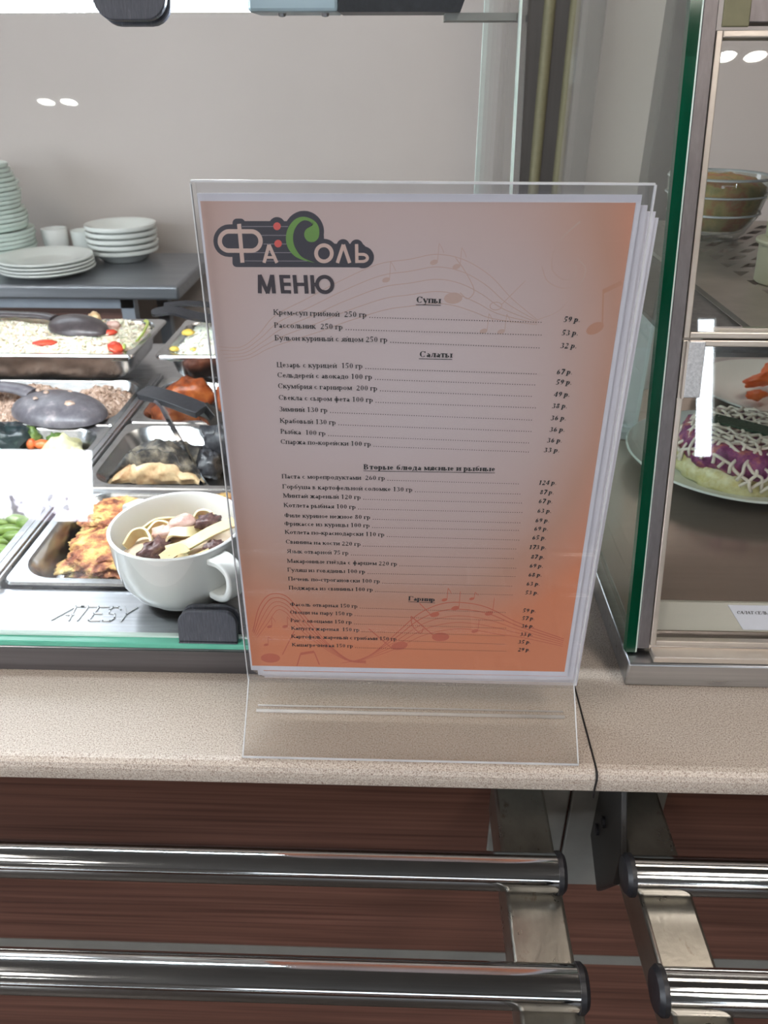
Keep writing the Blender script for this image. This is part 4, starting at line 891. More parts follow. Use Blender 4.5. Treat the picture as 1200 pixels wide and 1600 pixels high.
curve(up, [(166.95, 237.5), (178, 243), (186, 256)], .35, p)
curve(up, [(178.75, 265), (183, 264), (182.5, 258.5), (177, 258), (171.65, 263), (171.75, 272.1), (176.15, 279), (182.55, 285)], .8, p)
curve(up, [(183, 268), (188, 263), (186, 256), (178, 253.5), (170, 257), (166.5, 264)], .6, p)
note(up, 123.75, 248.2, 4.6, .05, 0, (0, 0), p); ur = MB(); note(ur, 196.55, 233.4, 4.6, .5, 0, (0, 0), p)
sbar(ur, [(200, 235), (198, 252.7)], .7, p); sbar(ur, [(198, 252), (206.5, 256.5)], 2.2, p)
obj('printed_ornament', layered(ur), M['tan_ink'], s0, label='tan note at the right margin')
sring(up, 145.4, 244.4, 3.2, 2.2, .45, p); sbar(up, [(148, 245), (159, 257)], .4, p)
for u, v in ((113.55, 265.7), (124.65, 263.7), (140, 231.5), (149, 231.3), (90, 257)): note(up, u, v, 2.0, .3, 9, (.5, 2.5), p)
curve(up, [(124, 268), (130, 260), (134, 252), (131, 248), (127, 251)], .5, p)
obj('printed_ornament', layered(up), M['faint_ink'], s0, label='faint stave waves, clef and notes at the top')

# price card on the rail inside the right case
t = thing('price_card', (.257, .458, .0286), 'small white price card on the price rail behind the lower glass door', 'price card')
a = math.atan2(.0125, .0166)
def pc(u, v, d): return Vector((.2375+u, .4530+v*sin(a)-d*cos(a), .0292+v*cos(a)+d*sin(a)))
cb = MB(); vs = [pc(u, v, d) for d in (0.0004, .0009) for u, v in ((.0105, .0006), (.058, .0006), (.058, .0185), (.0, .0185))]
cb.add(vs, [(0,3,2,1),(4,5,6,7),(0,1,5,4),(1,2,6,5),(2,3,7,6),(3,0,4,7)])
obj('card', cb, M['paper'], t)
ct = MB(); set_text(ct, 'САЛАТ СЕЛЬДЬ', (6.2, 12.0), (33, 12.0), 3.2, True, put=lambda u, v: pc(u/1000, v/1000, .00105))
obj('card_lettering', ct, M['ink'], t)

# ------------------------------------------------------------------ gastronorm pans in the left case
def pan(x0, x1, y0, y1, z, depth, label, rin=.030, fl=.0095):
    t = thing('food_pan', ((x0+x1)/2, (y0+y1)/2, z-depth), label, 'food pan', 'steel food pans in the left case')
    def ring(d, r, zz): return [(a, b, zz) for a, b in rrect(x0+d, x1-d, y0+d, y1-d, r, 8)]
    loops = [ring(.0006, .008, z-.0046), ring(0, .008, z-.002), ring(.0012, .008, z), ring(fl-.0015, rin, z-.0004), ring(fl+.0006, rin, z-.0030),
             ring(fl+.0065, rin*.95, z-depth+.008), ring(fl+.013, rin*.8, z-depth+.0012), ring(fl+.030, rin*.5, z-depth+.0008)]
    back = [ring(fl+.012, rin*.8, z-depth), ring(fl+.0052, rin, z-depth+.008), ring(fl-.0008, rin, z-.0046), ring(.004, .008, z-.0022), ring(.002, .008, z-.0046)]
    mb = MB(); n = 36; vs = []
    for l in loops: vs += l
    fs = [(i*n+k, i*n+(k+1) % n, (i+1)*n+(k+1) % n, (i+1)*n+k) for i in range(len(loops)-1) for k in range(n)]
    fs.append(tuple((len(loops)-1)*n+k for k in range(n))); mb.add(vs, fs)
    vs = []
    for l in back: vs += l
    fs = [(i*n+k, i*n+(k+1) % n, (i+1)*n+(k+1) % n, (i+1)*n+k) for i in range(len(back)-1) for k in range(n)]
    fs.append(tuple(range(n))[::-1]); mb.add(vs, fs)
    obj('pan_body', mb, M['pan'], t, 35)
    return t
AX0, AX1, BX0, BX1 = -.3238, -.0010, -.662, -.3365
PZ = .0262
pan(AX0, AX1, .5012, .6615, PZ, .026, 'steel pan of potato fritters directly behind the soup cup')
pan(AX0, AX1, .6630, .8215, PZ, .020, 'steel pan with the dark fish piece and open tongs over it')
pan(AX0, AX1, .8235, .9730, PZ, .030, 'steel pan of fried chicken pieces behind the fish pan')
pan(-.3185, -.0010, .9330, 1.0950, .0690, .0385, 'raised steel pan of white rice with corn, rearmost in the right column')
pan(BX0, BX1, .5012, .6615, PZ, .045, 'steel pan of green pods at the left edge nearest the glass')
pan(BX0, BX1, .6630, .8120, PZ, .032, 'steel pan of broccoli, carrot and cauliflower in the left column')
pan(BX0, BX1, .8140, .9700, PZ, .045, 'steel pan of buckwheat with a big grey spoon')
pan(-.668, -.3455, .9330, 1.0950, .0690, .0385, 'raised steel pan of rice with red pepper, rearmost in the left column')

def grains(x0, x1, y0, y1, z, hump, n, size, seed, edge=.012):
    """a heap: a lumpy bed and loose grains on it"""
    r = random.Random(seed); mb = MB(); nx, ny = 44, 24
    def hz(u, v):
        e = min(u, 1-u, v, 1-v); e = min(1, e*8)
        q = Vector((u*7+seed, v*4, seed*.7))
        return z-.010*(1-e)+hump*e*(.55+.5*noise.fractal(q, 1, 2, 3))
    vs = [(x0+(x1-x0)*i/nx, y0+(y1-y0)*j/ny, hz(i/nx, j/ny)) for j in range(ny+1) for i in range(nx+1)]
    fs = [(j*(nx+1)+i, j*(nx+1)+i+1, (j+1)*(nx+1)+i+1, (j+1)*(nx+1)+i) for j in range(ny) for i in range(nx)]
    mb.add(vs, fs)
    for _ in range(n):
        u, v = r.uniform(.03, .97), r.uniform(.03, .97); p = Vector((x0+(x1-x0)*u, y0+(y1-y0)*v, hz(u, v)+size[1]*.4))
        R = Matrix.Rotation(r.uniform(0, 6.3), 3, 'Z') @ Matrix.Rotation(r.uniform(-.7, .7), 3, 'Y')
        a, b = size[0]*r.uniform(.8, 1.2), size[1]*r.uniform(.8, 1.2)
        q = [(a, 0, 0), (a*.5, b, 0), (-a*.5, b, 0), (-a, 0, 0), (-a*.5, -b, 0), (a*.5, -b, 0), (a*.35, 0, b), (-a*.35, 0, b), (0, 0, -b)]
        mb.add([p+R @ Vector(w) for w in q], [(0,1,6),(1,2,7,6),(2,3,7),(3,4,7),(4,5,6,7),(5,0,6),(0,8,1),(1,8,2),(2,8,3),(3,8,4),(4,8,5),(5,8,0)])
    return mb
tag(obj('cooked_rice', grains(-.655, -.3575, .9440, 1.084, .0680, .014, 3200, (.0044, .0016), 3), M['rice'], smooth=60), 'pale rice heaped in the raised left rear pan', 'rice', kind='stuff')
tag(obj('white_rice', grains(-.3065, -.0140, .9440, 1.084, .0685, .016, 3200, (.0044, .0016), 5), M['rice_white'], smooth=60), 'white rice heaped in the raised right rear pan', 'rice', kind='stuff')
tag(obj('buckwheat', grains(-.646, -.352, .828, .957, .0100, .022, 3200, (.0030, .0024), 9), M['buckwheat']), 'brown buckwheat heaped in the pan with the big grey spoon', 'buckwheat', kind='stuff')
# pieces lying in the left rice
def bit(name, c, r, mat, label, cat, seed=1, amp=.2, rot=0, freq=1.6, tilt=(0, 0), group=None):
    return tag(obj(name, MB().blob(c, r, seed, amp, freq, 18, 12, rot=rot, tilt=tilt), M[mat], smooth=180, loc=c), label, cat, group)
bit('red_pepper_slice', (-.4690, .9640, .0745), (.0155, .007, .0040), 'tomato', 'long red pepper slice left of the dark spoon in the rice', 'pepper slice', 2, .15, .1)
bit('red_pepper_slice', (-.3935, .9930, .0800), (.0105, .006, .0040), 'tomato', 'red pepper slice in the rice just right of the dark spoon', 'pepper slice', 3, .2, .35)
bit('red_pepper_slice', (-.3740, .9560, .0720), (.0095, .010, .0042), 'tomato', 'red pepper slice at the front right corner of the rice pan', 'pepper slice', 4, .25, .6, tilt=(.5, 0))
bit('green_pepper_strip', (-.3650, .9625, .0715), (.0025, .010, .0030), 'pepper_green', 'small green pepper strip beside the corner red slice', 'pepper strip', 5, .1, .3)
o = obj('yellow_pepper_strip', MB().ribbon(spline([(-.3575, .990, .070), (-.3550, 1.015, .0745), (-.3570, 1.043, .0785), (-.366, 1.058, .0775)], 6), (1, 0, .6), .0042, .0018), M['pepper_green'], smooth=50, loc=(-.357, 1.02, .073))
tag(o, 'curled yellow green pepper strip on the right rim of the rice pan', 'pepper strip')
bit('ham_piece', (-.4330, 1.0500, .0830), (.009, .008, .008), 'fish_flesh', 'tan meat piece behind the dark spoon on the rice', 'meat piece', 6, .3)
bit('ham_piece', (-.4010, 1.0300, .0790), (.010, .007, .006), 'shrimp', 'pinkish meat piece behind the red slice on the rice', 'meat piece', 8, .3)
bit('sweetcorn_kernel', (-.2985, .9580, .0700), (.0060, .0050, .0035), 'corn', 'bright corn kernel at the front left of the white rice', 'corn kernel', 3, .2)
bit('sweetcorn_kernel', (-.2735, .9570, .0700), (.0055, .0045, .0035), 'corn', 'corn kernel at the front middle of the white rice', 'corn kernel', 5, .2)
bit('egg_piece', (-.2890, .9960, .0800), (.0085, .007, .004), 'corn', 'pale yellow egg piece higher up the white rice', 'egg piece', 7, .3)

# serving spoons
def spoon(name, bowl_c, rx, ry, rz, rot, hand, mat, label, hr):
    t = thing(name, bowl_c, label, 'serving spoon')
    mb = MB(); R = Matrix.Rotation(rot, 3, 'Z'); seg, ring = 32, 10; vs = []; fs = []
    for sgn, k in ((1, 1.0), (1, .86)):
        for i in range(ring+1):
            ph = pi/2*i/ring
            for j in range(seg):
                w = 2*pi*j/seg; q = R @ Vector((rx*sin(ph)*cos(w)*(1 if k == 1 else .95), ry*sin(ph)*sin(w)*(1 if k == 1 else .95), rz*cos(ph)*k))
                vs.append(Vector(bowl_c)+q)
    N = (ring+1)*seg
    for b in (0, N): fs += [(b+i*seg+j, b+(i+1)*seg+j, b+(i+1)*seg+(j+1) % seg, b+i*seg+(j+1) % seg) for i in range(ring) for j in range(seg)]
    fs += [(ring*seg+j, N+ring*seg+j, N+ring*seg+(j+1) % seg, ring*seg+(j+1) % seg) for j in range(seg)]
    mb.add(vs, fs); obj('spoon_bowl', mb, mat, t, 60)
    obj('spoon_handle', MB().tube(spline(hand, 6), hr, 12, flat=.5), mat, t, 60)
    return t
spoon('serving_spoon', (-.4390, 1.0060, .0800), .0480, .0280, .0190, -.42, [(-.476, 1.022, .0900), (-.50, 1.032, .0905), (-.56, 1.040, .0900), (-.66, 1.05, .090)], M['spoon'], 'dark plastic spoon turned upside down on the left rear rice', .0085)
spoon('serving_spoon', (-.4120, .8450, .0280), .0640, .0420, .0230, -.40, [(-.450, .866, .0430), (-.475, .874, .0470), (-.53, .885, .047), (-.64, .90, .047)], M['spoon_grey'], 'large grey plastic spoon turned upside down on the buckwheat', .0115)
for c, s in (((-.3890, .8260, .0470), .0048), ((-.4250, .8500, .0515), .0026), ((-.4320, .8350, .0500), .0022), ((-.4020, .8620, .0480), .0024), ((-.44, .862, .0495), .0026)):
    bit('buckwheat_clump', c, (s*1.3, s, s*.8), 'buckwheat', 'small clump of buckwheat stuck on the grey spoon', 'buckwheat clump', int(s*1e4), .3, group='buckwheat clumps on the grey spoon')
t = thing('black_tongs', (-.28, 1.02, .09), 'black plastic tongs lying across the white rice at the rear right', 'tongs')
obj('tong_arm', MB().ribbon(spline([(-.3420, 1.020, .0985), (-.315, 1.025, .1010), (-.27, 1.010, .0960), (-.18, 1.00, .093), (-.08, 1.00, .0915)], 6), (0, 1, .3), [.008]+[.016]*23+[.014], .004), M['black'], t, 40)
obj('tong_arm', MB().ribbon(spline([(-.330, 1.040, .1035), (-.30, 1.044, .1055), (-.25, 1.04, .1040), (-.16, 1.04, .1005), (-.08, 1.03, .099)], 6), (0, 1, .3), .010, .003), M['black'], t, 40)

# fried chicken
for c, r, rot, sd, lab in (((-.2760, .9270, .0180), (.0310, .022, .024), -.2, 3, 'orange fried chicken piece at the back of the chicken pan'),
                           ((-.2790, .8640, .0160), (.0290, .024, .025), -.5, 5, 'dark red fried chicken drumstick under the tongs loop'),
                           ((-.2210, .9200, .0160), (.0220, .020, .024), .4, 8, 'fried chicken piece at the right beside the menu stand edge')):
    bit('fried_chicken', c, r, 'chicken', lab, 'fried chicken', sd, .28, rot, 1.3)
bit('chicken_bone_end', (-.2475, .8490, .0035), (.012, .0075, .008), 'batter', 'pale end of the drumstick bone in the chicken pan', 'bone end', 2, .2, -.3)

# the fish piece: a dome of skin over a pale cut face
t = thing('fish_piece', (-.253, .735, .008), 'cooked fish piece with dark skin and pale cut face in the pan under the tongs', 'fish')
nx, ny = 30, 16; X0_, X1_ = -.3060, -.2140; vs = []
for j in range(ny+1):
    v = j/ny
    for i in range(nx+1):
        u = i/nx; prof_ = (sin(pi*min(1, u*.93+.04)))**.8*(1-.25*u); peak = .044*prof_*(1-.55*v**2)
        n_ = noise.fractal(Vector((u*6, v*5, 1.3)), 1, 2, 4)
        vs.append((X0_+(X1_-X0_)*u+.010*v+.004*n_, .7120+.055*v+.003*n_, .0080+max(.004, peak*(1+.22*n_))))
fs = [(j*(nx+1)+i, j*(nx+1)+i+1, (j+1)*(nx+1)+i+1, (j+1)*(nx+1)+i) for j in range(ny) for i in range(nx)]
obj('fish_skin', MB().add(vs, fs), M['fish_skin'], t, 180)
vs = []; K = 8
for k in range(K+1):
    for i in range(nx+1):
        u = i/nx; prof_ = (sin(pi*min(1, u*.93+.04)))**.8*(1-.25*u); n_ = noise.fractal(Vector((u*6, 0, 1.3)), 1, 2, 4); top = max(.004, .044*prof_*(1+.22*n_))
        n2 = noise.fractal(Vector((u*9, k*.7, 5.1)), 1, 2, 3)
        vs.append((X0_+(X1_-X0_)*u+.004*n_, .7120+.003*n_-.0035*sin(pi*k/K)*(1+n2)-.010*(1-k/K)*.6, .0080+top*k/K*.62))
fs = [(k*(nx+1)+i, k*(nx+1)+i+1, (k+1)*(nx+1)+i+1, (k+1)*(nx+1)+i) for k in range(K) for i in range(nx)]
obj('fish_flesh', MB().add(vs, fs), M['fish_flesh'], t, 180)
vs = []
for j in range(5):
    for i in range(nx+1):
        u = i/nx; prof_ = (sin(pi*min(1, u*.93+.04)))**.8*(1-.25*u); n_ = noise.fractal(Vector((u*6, 0, 1.3)), 1, 2, 4); top = max(.004, .044*prof_*(1+.22*n_))
        f_ = .60+.40*j/4; vs.append((X0_+(X1_-X0_)*u+.004*n_, .7112+.003*n_-.0012*sin(pi*j/4)*(1+n_), .0080+top*f_))
fs = [(k*(nx+1)+i, k*(nx+1)+i+1, (k+1)*(nx+1)+i+1, (k+1)*(nx+1)+i) for k in range(4) for i in range(nx)]
obj('fish_skin', MB().add(vs, fs), M['fish_skin'], t, 180)
bit('fish_tail', (-.1980, .7640, .0230), (.024, .020, .026), 'fish_dark', 'crinkled black fish skin piece right of the fish under the tongs', 'fish', 11, .45, .3, 2.2)
bit('fish_belly', (-.2080, .7330, .0170), (.014, .020, .016), 'fish_dark', 'dark fish skin flap at the right end of the fish piece', 'fish', 12, .4, .2, 2.2)
bit('battered_piece', (-.1430, .7380, .0230), (.028, .036, .032), 'batter', 'golden battered piece half hidden by the menu stand', 'battered fish', 14, .3, .3, 2.0)

# steel tongs with a dark grip, open over the fish
t = thing('steel_tongs', (-.25, .79, .05), 'steel tongs with dark looped grip lying across the chicken and fish pans', 'tongs')
loop = spline([(-.3035, .8315, .0600), (-.2990, .8290, .0605), (-.2800, .8190, .0610), (-.2550, .8060, .0590), (-.2250, .7900, .0550)], 6)
obj('grip', MB().ribbon(loop, (.45, .88, .15), [.008, .013, .0165, .019, .0205, .021]+[.022]*18+[.021], .0075), M['black'], t, 40, bevel=.002)
obj('tong_arm', MB().ribbon(spline([(-.2850, .8120, .0590), (-.2700, .7930, .0560), (-.2450, .7560, .0380), (-.2180, .7180, .0170), (-.1960, .6900, .0050)], 8), (0, .35, 1), [.004]*8+[.007]*9+[.009]*8+[.004]*8, .0020), M['chrome'], t, 40)
obj('tong_arm', MB().ribbon(spline([(-.2450, .8120, .0570), (-.2250, .7960, .0530), (-.2000, .7750, .0470), (-.1650, .7500, .040)], 8), (0, .6, 1), [.012]*8+[.020]*17, .0020), M['chrome'], t, 40)

# potato fritters: overlapping rough cakes
for c, r, tl, rot, sd, lab in (((-.2500, .5720, .0130), (.0480, .0370, .0125), (.10, -.05), .3, 21, 'potato fritter at the front left of its pan, beside the soup cup'),
                               ((-.2640, .6270, .0150), (.0400, .0300, .0120), (-.05, .10), .2, 22, 'potato fritter at the rear left of its pan'),
                               ((-.1850, .6260, .0180), (.0420, .0300, .0120), (.05, -.06), .1, 23, 'potato fritter at the back of its pan, behind the soup cup'),
                               ((-.1550, .5660, .0140), (.0460, .0380, .0120), (.0, .05), 0, 24, 'potato fritter hidden farthest right behind the cup')):
    tag(obj('potato_fritter', MB().blob(c, r, sd, .26, 2.2, 96, 50, rot=rot, tilt=tl, fine=.10), M['fritter'], smooth=180, loc=c), lab, 'potato fritter')

# vegetables of the left column
bit('dark_greens', (-.4580, .7900, .0140), (.030, .022, .024), 'aubergine', 'dark leafy greens at the left of the vegetable pan', 'greens', 31, .45, 0, 2.4)
bit('broccoli_floret', (-.4300, .7990, .0150), (.012, .012, .014), 'broccoli', 'dark green broccoli floret beside the carrot pieces', 'broccoli', 32, .35, 0, 3)
bit('broccoli_floret', (-.3985, .7930, .0140), (.010, .010, .010), 'broccoli', 'pale green broccoli floret right of the carrot pieces', 'broccoli', 33, .35, 0, 3)
bit('carrot_piece', (-.4240, .7860, .0140), (.0055, .006, .007), 'carrot', 'small orange carrot piece in the vegetable pan, the left of two', 'carrot', 34, .15)
bit('carrot_piece', (-.4110, .7850, .0140), (.0100, .006, .006), 'carrot', 'longer orange carrot piece in the vegetable pan, the right of two', 'carrot', 35, .15, -.1)
bit('cauliflower_floret', (-.3840, .7760, .0100), (.0220, .019, .018), 'cauli', 'cream cauliflower floret at the right of the vegetable pan', 'cauliflower', 36, .3, 0, 2.4)
bit('cauliflower_floret', (-.3660, .7660, .0090), (.0100, .010, .011), 'cauli', 'small yellowish cauliflower floret at the pan corner', 'cauliflower', 37, .3, 0, 2.4)
bit('cabbage_piece', (-.4190, .7650, .0080), (.022, .010, .006), 'cauli', 'pale cabbage piece below the carrots in the vegetable pan', 'cabbage', 38, .3, .1)
bit('red_pepper_piece', (-.3960, .7500, .0080), (.014, .008, .004), 'tomato', 'thin red pepper piece at the front of the vegetable pan', 'pepper piece', 39, .2, -.2)
k = 0
for j in range(6):
    for i in range(6):
        x = -.356-.020*i-rng.uniform(-.004, .004); y = .530+.021*j+rng.uniform(-.004, .004)
        c = (x, y, .004+rng.uniform(0, .011)-.004*(i == 0)); a = rng.uniform(-.5, .9)
        bit('green_pod', c, (.0145, .0062, .0060), 'pod', 'plump green pod in the pan at the left edge, one among the heap', 'green pod', 40+k, .12, a, group='green pods in the left pan'); k += 1
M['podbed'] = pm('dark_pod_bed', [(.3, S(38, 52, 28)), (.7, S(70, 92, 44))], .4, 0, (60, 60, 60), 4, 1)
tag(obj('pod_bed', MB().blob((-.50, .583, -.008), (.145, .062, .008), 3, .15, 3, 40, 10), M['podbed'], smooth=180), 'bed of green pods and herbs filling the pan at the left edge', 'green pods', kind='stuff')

# ------------------------------------------------------------------ the soup cup with noodles
CX, CY, CZ = -.1725, .4985, .0270
t = thing('soup_cup', (CX, CY, CZ), 'white two-handled soup cup of noodles on the steel ledge behind the glass', 'soup cup')
prof_ = [(0, .0020), (.0270, .0020), (.0275, 0), (.0315, 0), (.0325, .0025), (.0410, .0090), (.0470, .0200), (.0496, .0360), (.0508, .0570), (.0510, .0584), (.0500, .0592), (.0484, .0588), (.0476, .0570), (.0462, .0360), (.0436, .0210), (.0380, .0115), (.0280, .0070), (0, .0060)]
obj('cup_body', MB().lathe(prof_, (CX, CY, CZ), 96), M['white'], t, 50)
for a in (rad(-42), rad(138)):
    d = Vector((cos(a), sin(a), 0)); o_ = Vector((CX, CY, CZ)); sd = Vector((-d.y, d.x, 0)); zz = Vector((0, 0, 1))
    path = spline([o_+d*.0480+zz*.0500, o_+d*.0600+zz*.0515, o_+d*.0690+zz*.0470, o_+d*.0700+zz*.0370, o_+d*.0650+zz*.0260, o_+d*.0560+zz*.0205, o_+d*.0460+zz*.0200], 6)
    n_ = len(path); obj('handle', MB().ribbon(path, sd, [.0175-.004*sin(pi*i/(n_-1)) for i in range(n_)], .0058), M['white'], t, bevel=.0022, seg=3, smooth=60)
sb = MB().blob((CX, CY, CZ+.0345), (.0445, .0445, .0075), 51, .10, 3, 48, 14)
tag(obj('noodle_tangle', sb, M['sauce'], smooth=180, loc=(CX, CY, CZ+.03)), 'creamy sauce and tangled noodles filling the soup cup', 'noodles', kind='stuff')
def noodle(pts, side, w, lab): 
    q = spline([(CX+a, CY+b, CZ+c) for a, b, c in pts], 7)
    o = obj('noodle', MB().ribbon(q, side, w, .0020), M['noodle'], smooth=60, bevel=.0004, loc=(CX+pts[0][0], CY+pts[0][1], CZ+pts[0][2])); tag(o, lab, 'noodle')
noodle([(-.004, -.020, .0465), (.010, -.013, .0480), (.026, -.003, .0535), (.0425, .009, .0560)], (-.45, .85, .15), .0115, 'broad flat noodle slanting up to the right rim of the cup')
noodle([(-.0400, -.006, .0400), (-.0350, .004, .0460), (-.0250, .003, .0480), (-.0180, -.008, .0445), (-.0200, -.018, .0420)], (-.2, -.3, 1), .0100, 'curled noodle loop at the left inside the cup')
noodle([(-.0280, .012, .0420), (-.0220, .020, .0460), (-.0120, .018, .0455), (-.0080, .010, .0440)], (0, -.4, 1), .0080, 'small noodle curl behind the left loop in the cup')
noodle([(-.0100, -.010, .0420), (-.0050, .000, .0500), (.0060, .000, .0510), (.0140, .006, .0490), (.0200, .014, .0480)], (.2, .9, .4), .0085, 'wavy noodle in the middle of the cup')
noodle([(-.0060, -.026, .0430), (.0050, -.021, .0490), (.0120, -.026, .0470), (.0080, -.032, .0430), (.0170, -.030, .0440), (.0290, -.020, .0450)], (-.1, .7, .7), .0090, 'curled noodle at the front inside the cup')
noodle([(.0040, .020, .0440), (.0100, .027, .0520), (.0200, .025, .0530), (.0280, .017, .0480)], (0, -.5, .9), .0080, 'arched noodle at the back inside the cup')
noodle([(-.0350, .018, .0400), (-.0260, .026, .0440), (-.0150, .028, .0450), (-.0050, .030, .0430)], (0, -.4, 1), .0070, 'thin noodle against the far wall of the cup')
bit('pink_seafood_piece', (CX-.001, CY+.014, CZ+.0500), (.011, .009, .007), 'shrimp', 'pale pink seafood piece in the middle of the cup', 'seafood', 61, .3, .4)
bit('pink_seafood_piece', (CX-.0120, CY+.005, CZ+.0470), (.010, .007, .006), 'shrimp', 'pinkish seafood strip left of the middle of the cup', 'seafood', 62, .35, .2, 2.2)
bit('seafood_chunk', (CX-.0150, CY-.0160, CZ+.0450), (.0120, .008, .0075), 'octopus', 'brownish seafood chunk at the front left of the cup', 'seafood', 63, .55, .9, 2.4)
bit('seafood_tentacle', (CX+.0200, CY+.0130, CZ+.0530), (.010, .007, .006), 'octopus', 'dark curled tentacle piece near the right of the cup', 'seafood', 64, .45, .6, 2.8)
bit('seafood_tentacle', (CX+.0300, CY-.0120, CZ+.0460), (.008, .005, .005), 'octopus', 'dark seafood bit under the broad noodle in the cup', 'seafood', 65, .4, .5, 2.4)

# ------------------------------------------------------------------ plates on the steel table behind
t = thing('steel_table', (-1.6, 1.77, FL), 'steel worktable with rolled edge behind the food case, carrying plates', 'table')
TZ = -.0090
obj('table_top', MB().box(-2.9, -.4740, 1.600, 1.925, TZ-.0300, TZ), M['table'], t, bevel=.006, seg=3, smooth=40)
obj('table_frame', MB().box(-2.85, -.585, 1.64, 1.665, TZ-.058, TZ-.030), M['tableframe'], t)
for x, y in ((-.600, 1.64), (-.600, 1.88), (-2.8, 1.64)): obj('leg', MB().box(x-.014, x+.014, y, y+.028, FL, TZ-.030), M['tableframe'], t)
obj('lower_panel', MB().box(-2.8, -.61, 1.70, 1.71, FL+.2, TZ-.07), M['wood'], t)
def plate_proto(name, R, h, mat, label, cat, group, th=.0032):
    t = thing(name, (0, 0, 0), label, cat, group); ORG[t.name] = Vector((0, 0, 0))
    pf = [(0, .0025), (R*.50, .0025), (R*.52, 0), (R*.56, 0), (R*.62, .0035), (R*.82, h*.66-(th-.0032)*.6), (R*.98, h-th), (R, h-th*.5), (R*.99, h), (R*.96, h-.0004), (R*.80, h*.66+.0032), (R*.62, .0075), (R*.56, .0058), (0, .0058)]
    obj('plate_body', MB().lathe(pf, seg=64), mat, t, 45); return t
def stack(name, R, h, n, pitch, x, y, mat, where, group, shrink=None, jit=.0015, th=.0032):
    first = None
    for i in range(n):
        pos = 'bottom plate' if i == 0 else ('top plate' if i == n-1 else '%s plate from the bottom' % ORD[i])
        lab = '%s of %s' % (pos, where); Ri = shrink(i)*R if shrink else R
        loc = (x+rng.uniform(-jit, jit), y+rng.uniform(-jit, jit), TZ+pitch*i)
        if first is None: o = first = plate_proto(name, R, h, mat, lab, 'plate', group, th); o.location = loc
        else: o = dup(first, loc, rng.uniform(0, 6), lab, group)
        if Ri != R: o.scale = (Ri/R, Ri/R, 1)
stack('plate', .097, .0200, 22, .0090, -.9530, 1.815, M['plate_green'], 'the tall pale green plate stack', 'plates of the tall stack', lambda i: 1 if i < 7 else (.90 if i < 12 else (.87 if i < 18 else (.82 if i < 20 else .74))), .003, .0078)
stack('plate', .1000, .0180, 4, .0072, -.7830, 1.6990, M['plate_white'], 'the low stack of wide plates at the table edge', 'plates of the low wide stack', th=.0052)
stack('saucer', .0800, .0300, 5, .0130, -.6610, 1.8450, M['plate_white'], 'the stack of five deep saucers at the right', 'saucers of the right stack', th=.0085)
for x, r, h, m, lab in ((-.8350, .0300, .062, 'white', 'white porcelain cup standing between the plate stacks'), (-.7680, .0280, .058, 'plate_white', 'grey white cup behind, just left of the deep saucers')):
    t = thing('white_cup', (x, 1.888, TZ), lab, 'cup')
    obj('cup_body', MB().lathe([(0, .002), (r*.7, 0), (r*.8, .002), (r*.96, h/2), (r, h), (r*.93, h), (r*.88, h/2), (r*.7, .006), (0, .006)], (x, 1.888, TZ), 40), M[m], t, 45)

# ------------------------------------------------------------------ inside the right case
DZ = .0287
def big_plate(x, y, R, h, label):
    t = thing('serving_plate', (x, y, DZ), label, 'plate')
    pf = [(0, .002), (R*.50, .002), (R*.52, 0), (R*.56, 0), (R*.64, .004), (R*.97, h-.0035), (R, h-.0015), (R*.985, h), (R*.66, .0085), (R*.58, .0062), (0, .0062)]
    obj('plate_body', MB().lathe(pf, (x, y, DZ), 80), M['plate_white'], t, 45)
big_plate(.333, .715, .1075, .0215, 'white plate carrying the layered beetroot salad')
big_plate(.455, .900, .1000, .0215, 'white plate with carrot behind the beetroot salad plate')
SXc, SYc, SB = .334, .700, DZ+.0066
t = thing('layered_salad', (SXc, SYc, SB), 'round layered salad of potato, beetroot and mayonnaise net on the front plate', 'salad')
def drum(r, z0, z1, seed, amp):
    mb = MB(); seg = 90; pr_ = [(0, z0), (r*.96, z0), (r*1.0, z0+(z1-z0)*.25), (r*.99, z0+(z1-z0)*.6), (r*.94, z1-.002), (r*.80, z1), (0, z1)]; vs = []
    for k in range(seg):
        w_ = 2*pi*k/seg
        for a_, z_ in pr_:
            f_ = 1+amp*noise.fractal(Vector((cos(w_)*4+seed, sin(w_)*4, z_*120)), 1, 2, 4); vs.append((SXc+a_*f_*cos(w_), SYc+a_*f_*sin(w_), SB+z_*(1+.0*f_)+(0 if z_ == z0 else .002*noise.noise(Vector((cos(w_)*a_*150, sin(w_)*a_*150, seed))))))
    n = len(pr_)
    return mb.add(vs, [(k*n+i, (k+1) % seg*n+i, (k+1) % seg*n+i+1, k*n+i+1) for k in range(seg) for i in range(n-1)])
obj('potato_layer', drum(.0640, 0, .022, 1, .08), M['potato'], t, 180)
obj('beetroot_layer', drum(.0620, .020, .045, 4, .12), M['beet'], t, 180)
for fam in range(2):
    for k in range(14):
        pts = []
        for i in range(22):
            u = -1+2*i/21; off = -.92+1.84*k/13
            a_, b_ = (u, off) if fam == 0 else (off, u)
            a_, b_ = (a_*.8-b_*.6, a_*.6+b_*.8)
            r_ = math.hypot(a_, b_)
            if r_ > 1.26: continue
            rr_ = min(r_, 1.0); z_ = .0470 if r_ < .80 else .0470-(r_-.80)*.085
            sc_ = .0645 if r_ < 1 else .0650/r_
            pts.append((SXc+a_*sc_+.0022*sin(i*1.9+k*2.3), SYc+b_*sc_+.0018*sin(i*1.3+k), SB+z_+.0010*sin(i*2.3+k*1.7)))
        if len(pts) > 3: obj('mayonnaise_line', MB().tube(spline(pts, 3), .00165, 6), M['mayo'], t, 180)
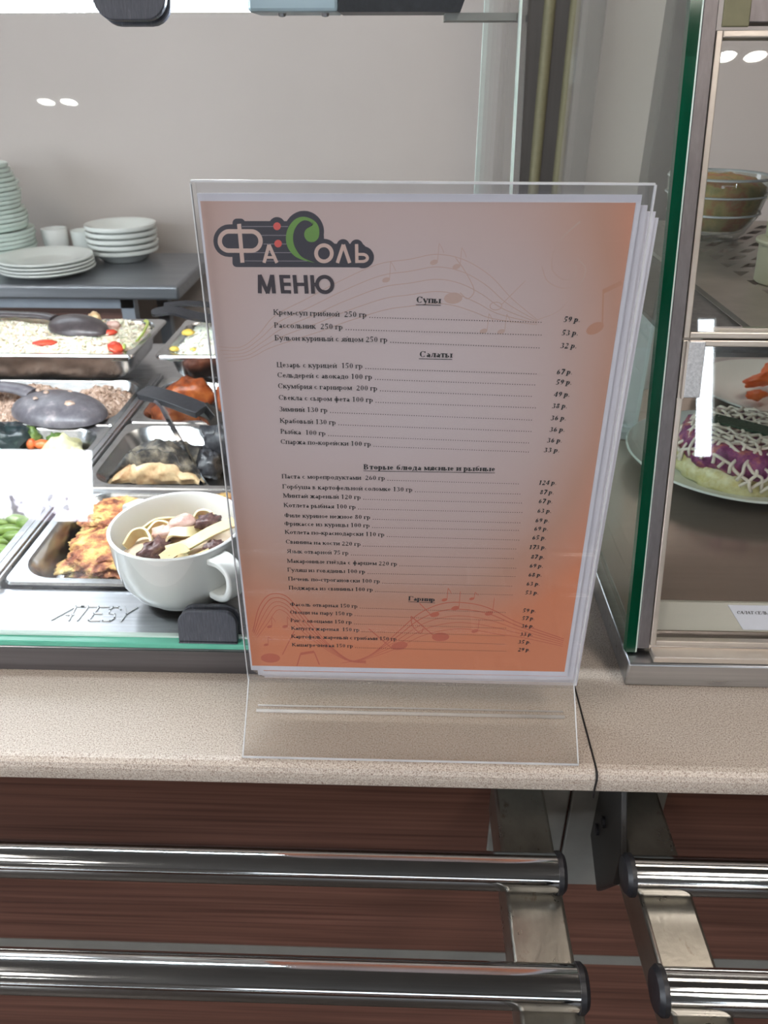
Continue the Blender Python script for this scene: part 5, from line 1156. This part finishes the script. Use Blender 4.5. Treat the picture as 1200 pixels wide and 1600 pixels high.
dl = MB().ribbon([(SXc-.030+.012*i, SYc+.020-.0100*i, SB+.0490-.00012*(i-3)**2) for i in range(7)], (.55, .8, 0), .020, .0022)
obj('dill_band', dl, M['dill'], t, 60)
bit('carrot_strip', (.4350, .9150, .0520), (.030, .010, .008), 'carrot', 'orange carrot strips heaped on the plate behind', 'carrot', 71, .35, .5, 2)
bit('carrot_strip', (.4170, .8800, .0460), (.014, .008, .006), 'carrot', 'single orange carrot strip at the front of the rear plate', 'carrot', 72, .3, .2, 2)
bit('carrot_strip', (.4650, .9250, .0580), (.026, .012, .016), 'carrot', 'tall orange carrot heap at the right of the rear plate', 'carrot', 73, .35, -.4, 2)
# glass salad bowl on the upper shelf
BX, BY, BZ = .2930, .8000, .2402
t = thing('glass_bowl', (BX, BY, BZ), 'clear glass bowl of mixed salad on the slotted upper shelf', 'bowl')
pf = [(0, .0025), (.022, .002), (.023, 0), (.027, 0), (.032, .006), (.041, .022), (.0455, .040), (.0470, .0545), (.0462, .0562), (.0450, .0550), (.0435, .040), (.039, .023), (.030, .0085), (.022, .0052), (0, .005)]
obj('bowl_body', MB().lathe(pf, (BX, BY, BZ), 64), M['bowl_glass'], t, 60)
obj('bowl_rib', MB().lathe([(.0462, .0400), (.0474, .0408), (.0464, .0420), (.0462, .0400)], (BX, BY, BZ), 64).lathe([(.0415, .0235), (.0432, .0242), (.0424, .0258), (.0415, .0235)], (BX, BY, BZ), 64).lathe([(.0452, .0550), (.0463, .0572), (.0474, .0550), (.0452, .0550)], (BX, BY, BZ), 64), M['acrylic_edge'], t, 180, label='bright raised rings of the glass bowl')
sal = MB()
sal.lathe([(0, .0062), (.028, .0095), (.0375, .0235), (.0420, .040), (.0430, .047), (.034, .0525), (.018, .0560), (0, .0570)], (BX, BY, BZ), 48)
sal.v = [(x+.0018*noise.noise(Vector((x, y, z))*260), y+.0018*noise.noise(Vector((y, z, x))*260), z+(.003*noise.noise(Vector((x*200, y*200, 2))) if z > BZ+.048 else 0)) for x, y, z in sal.v]
tag(obj('mixed_salad', sal, M['salad'], smooth=180, loc=(BX, BY, BZ)), 'mixed vegetable salad filling the glass bowl', 'salad', kind='stuff')
# cream cups on the shelf edge
def cream(x, y, z, r, h, label):
    t = thing('cream_tub', (x, y, z), label, 'tub')
    obj('tub_body', MB().lathe([(0, 0), (r*.86, 0), (r*.9, .001), (r*.97, h-.006), (r*.97, h-.004)], (x, y, z), 40), M['cream'], t, 40)
    obj('tub_rim', MB().lathe([(0, h-.004), (r*1.06, h-.004), (r*1.08, h-.0025), (r*1.06, h-.0012), (r*.9, h-.0004), (0, h-.0004)], (x, y, z), 40), M['cream'], t, 40)
cream(.2940, .6180, .2402, .0270, .0330, 'cream plastic tub on the slotted shelf, lower of two stacked')
cream(.2955, .6195, .2732, .0265, .0300, 'cream plastic tub on top of the lower one')
# white board standing at the rear of the lower level
t = thing('white_board', (.2150, .80, DZ), 'white plastic board standing upright at the rear left of the right case', 'board')
obj('board_panel', MB().prism(rrect(.1720, .2560, DZ, .1660, .004), 'y', .797, .803), M['dish_white'], t, smooth=40)
obj('board_foot', MB().box(.1720, .2560, .785, .7968, DZ, DZ+.010), M['dish_white'], t, bevel=.001)
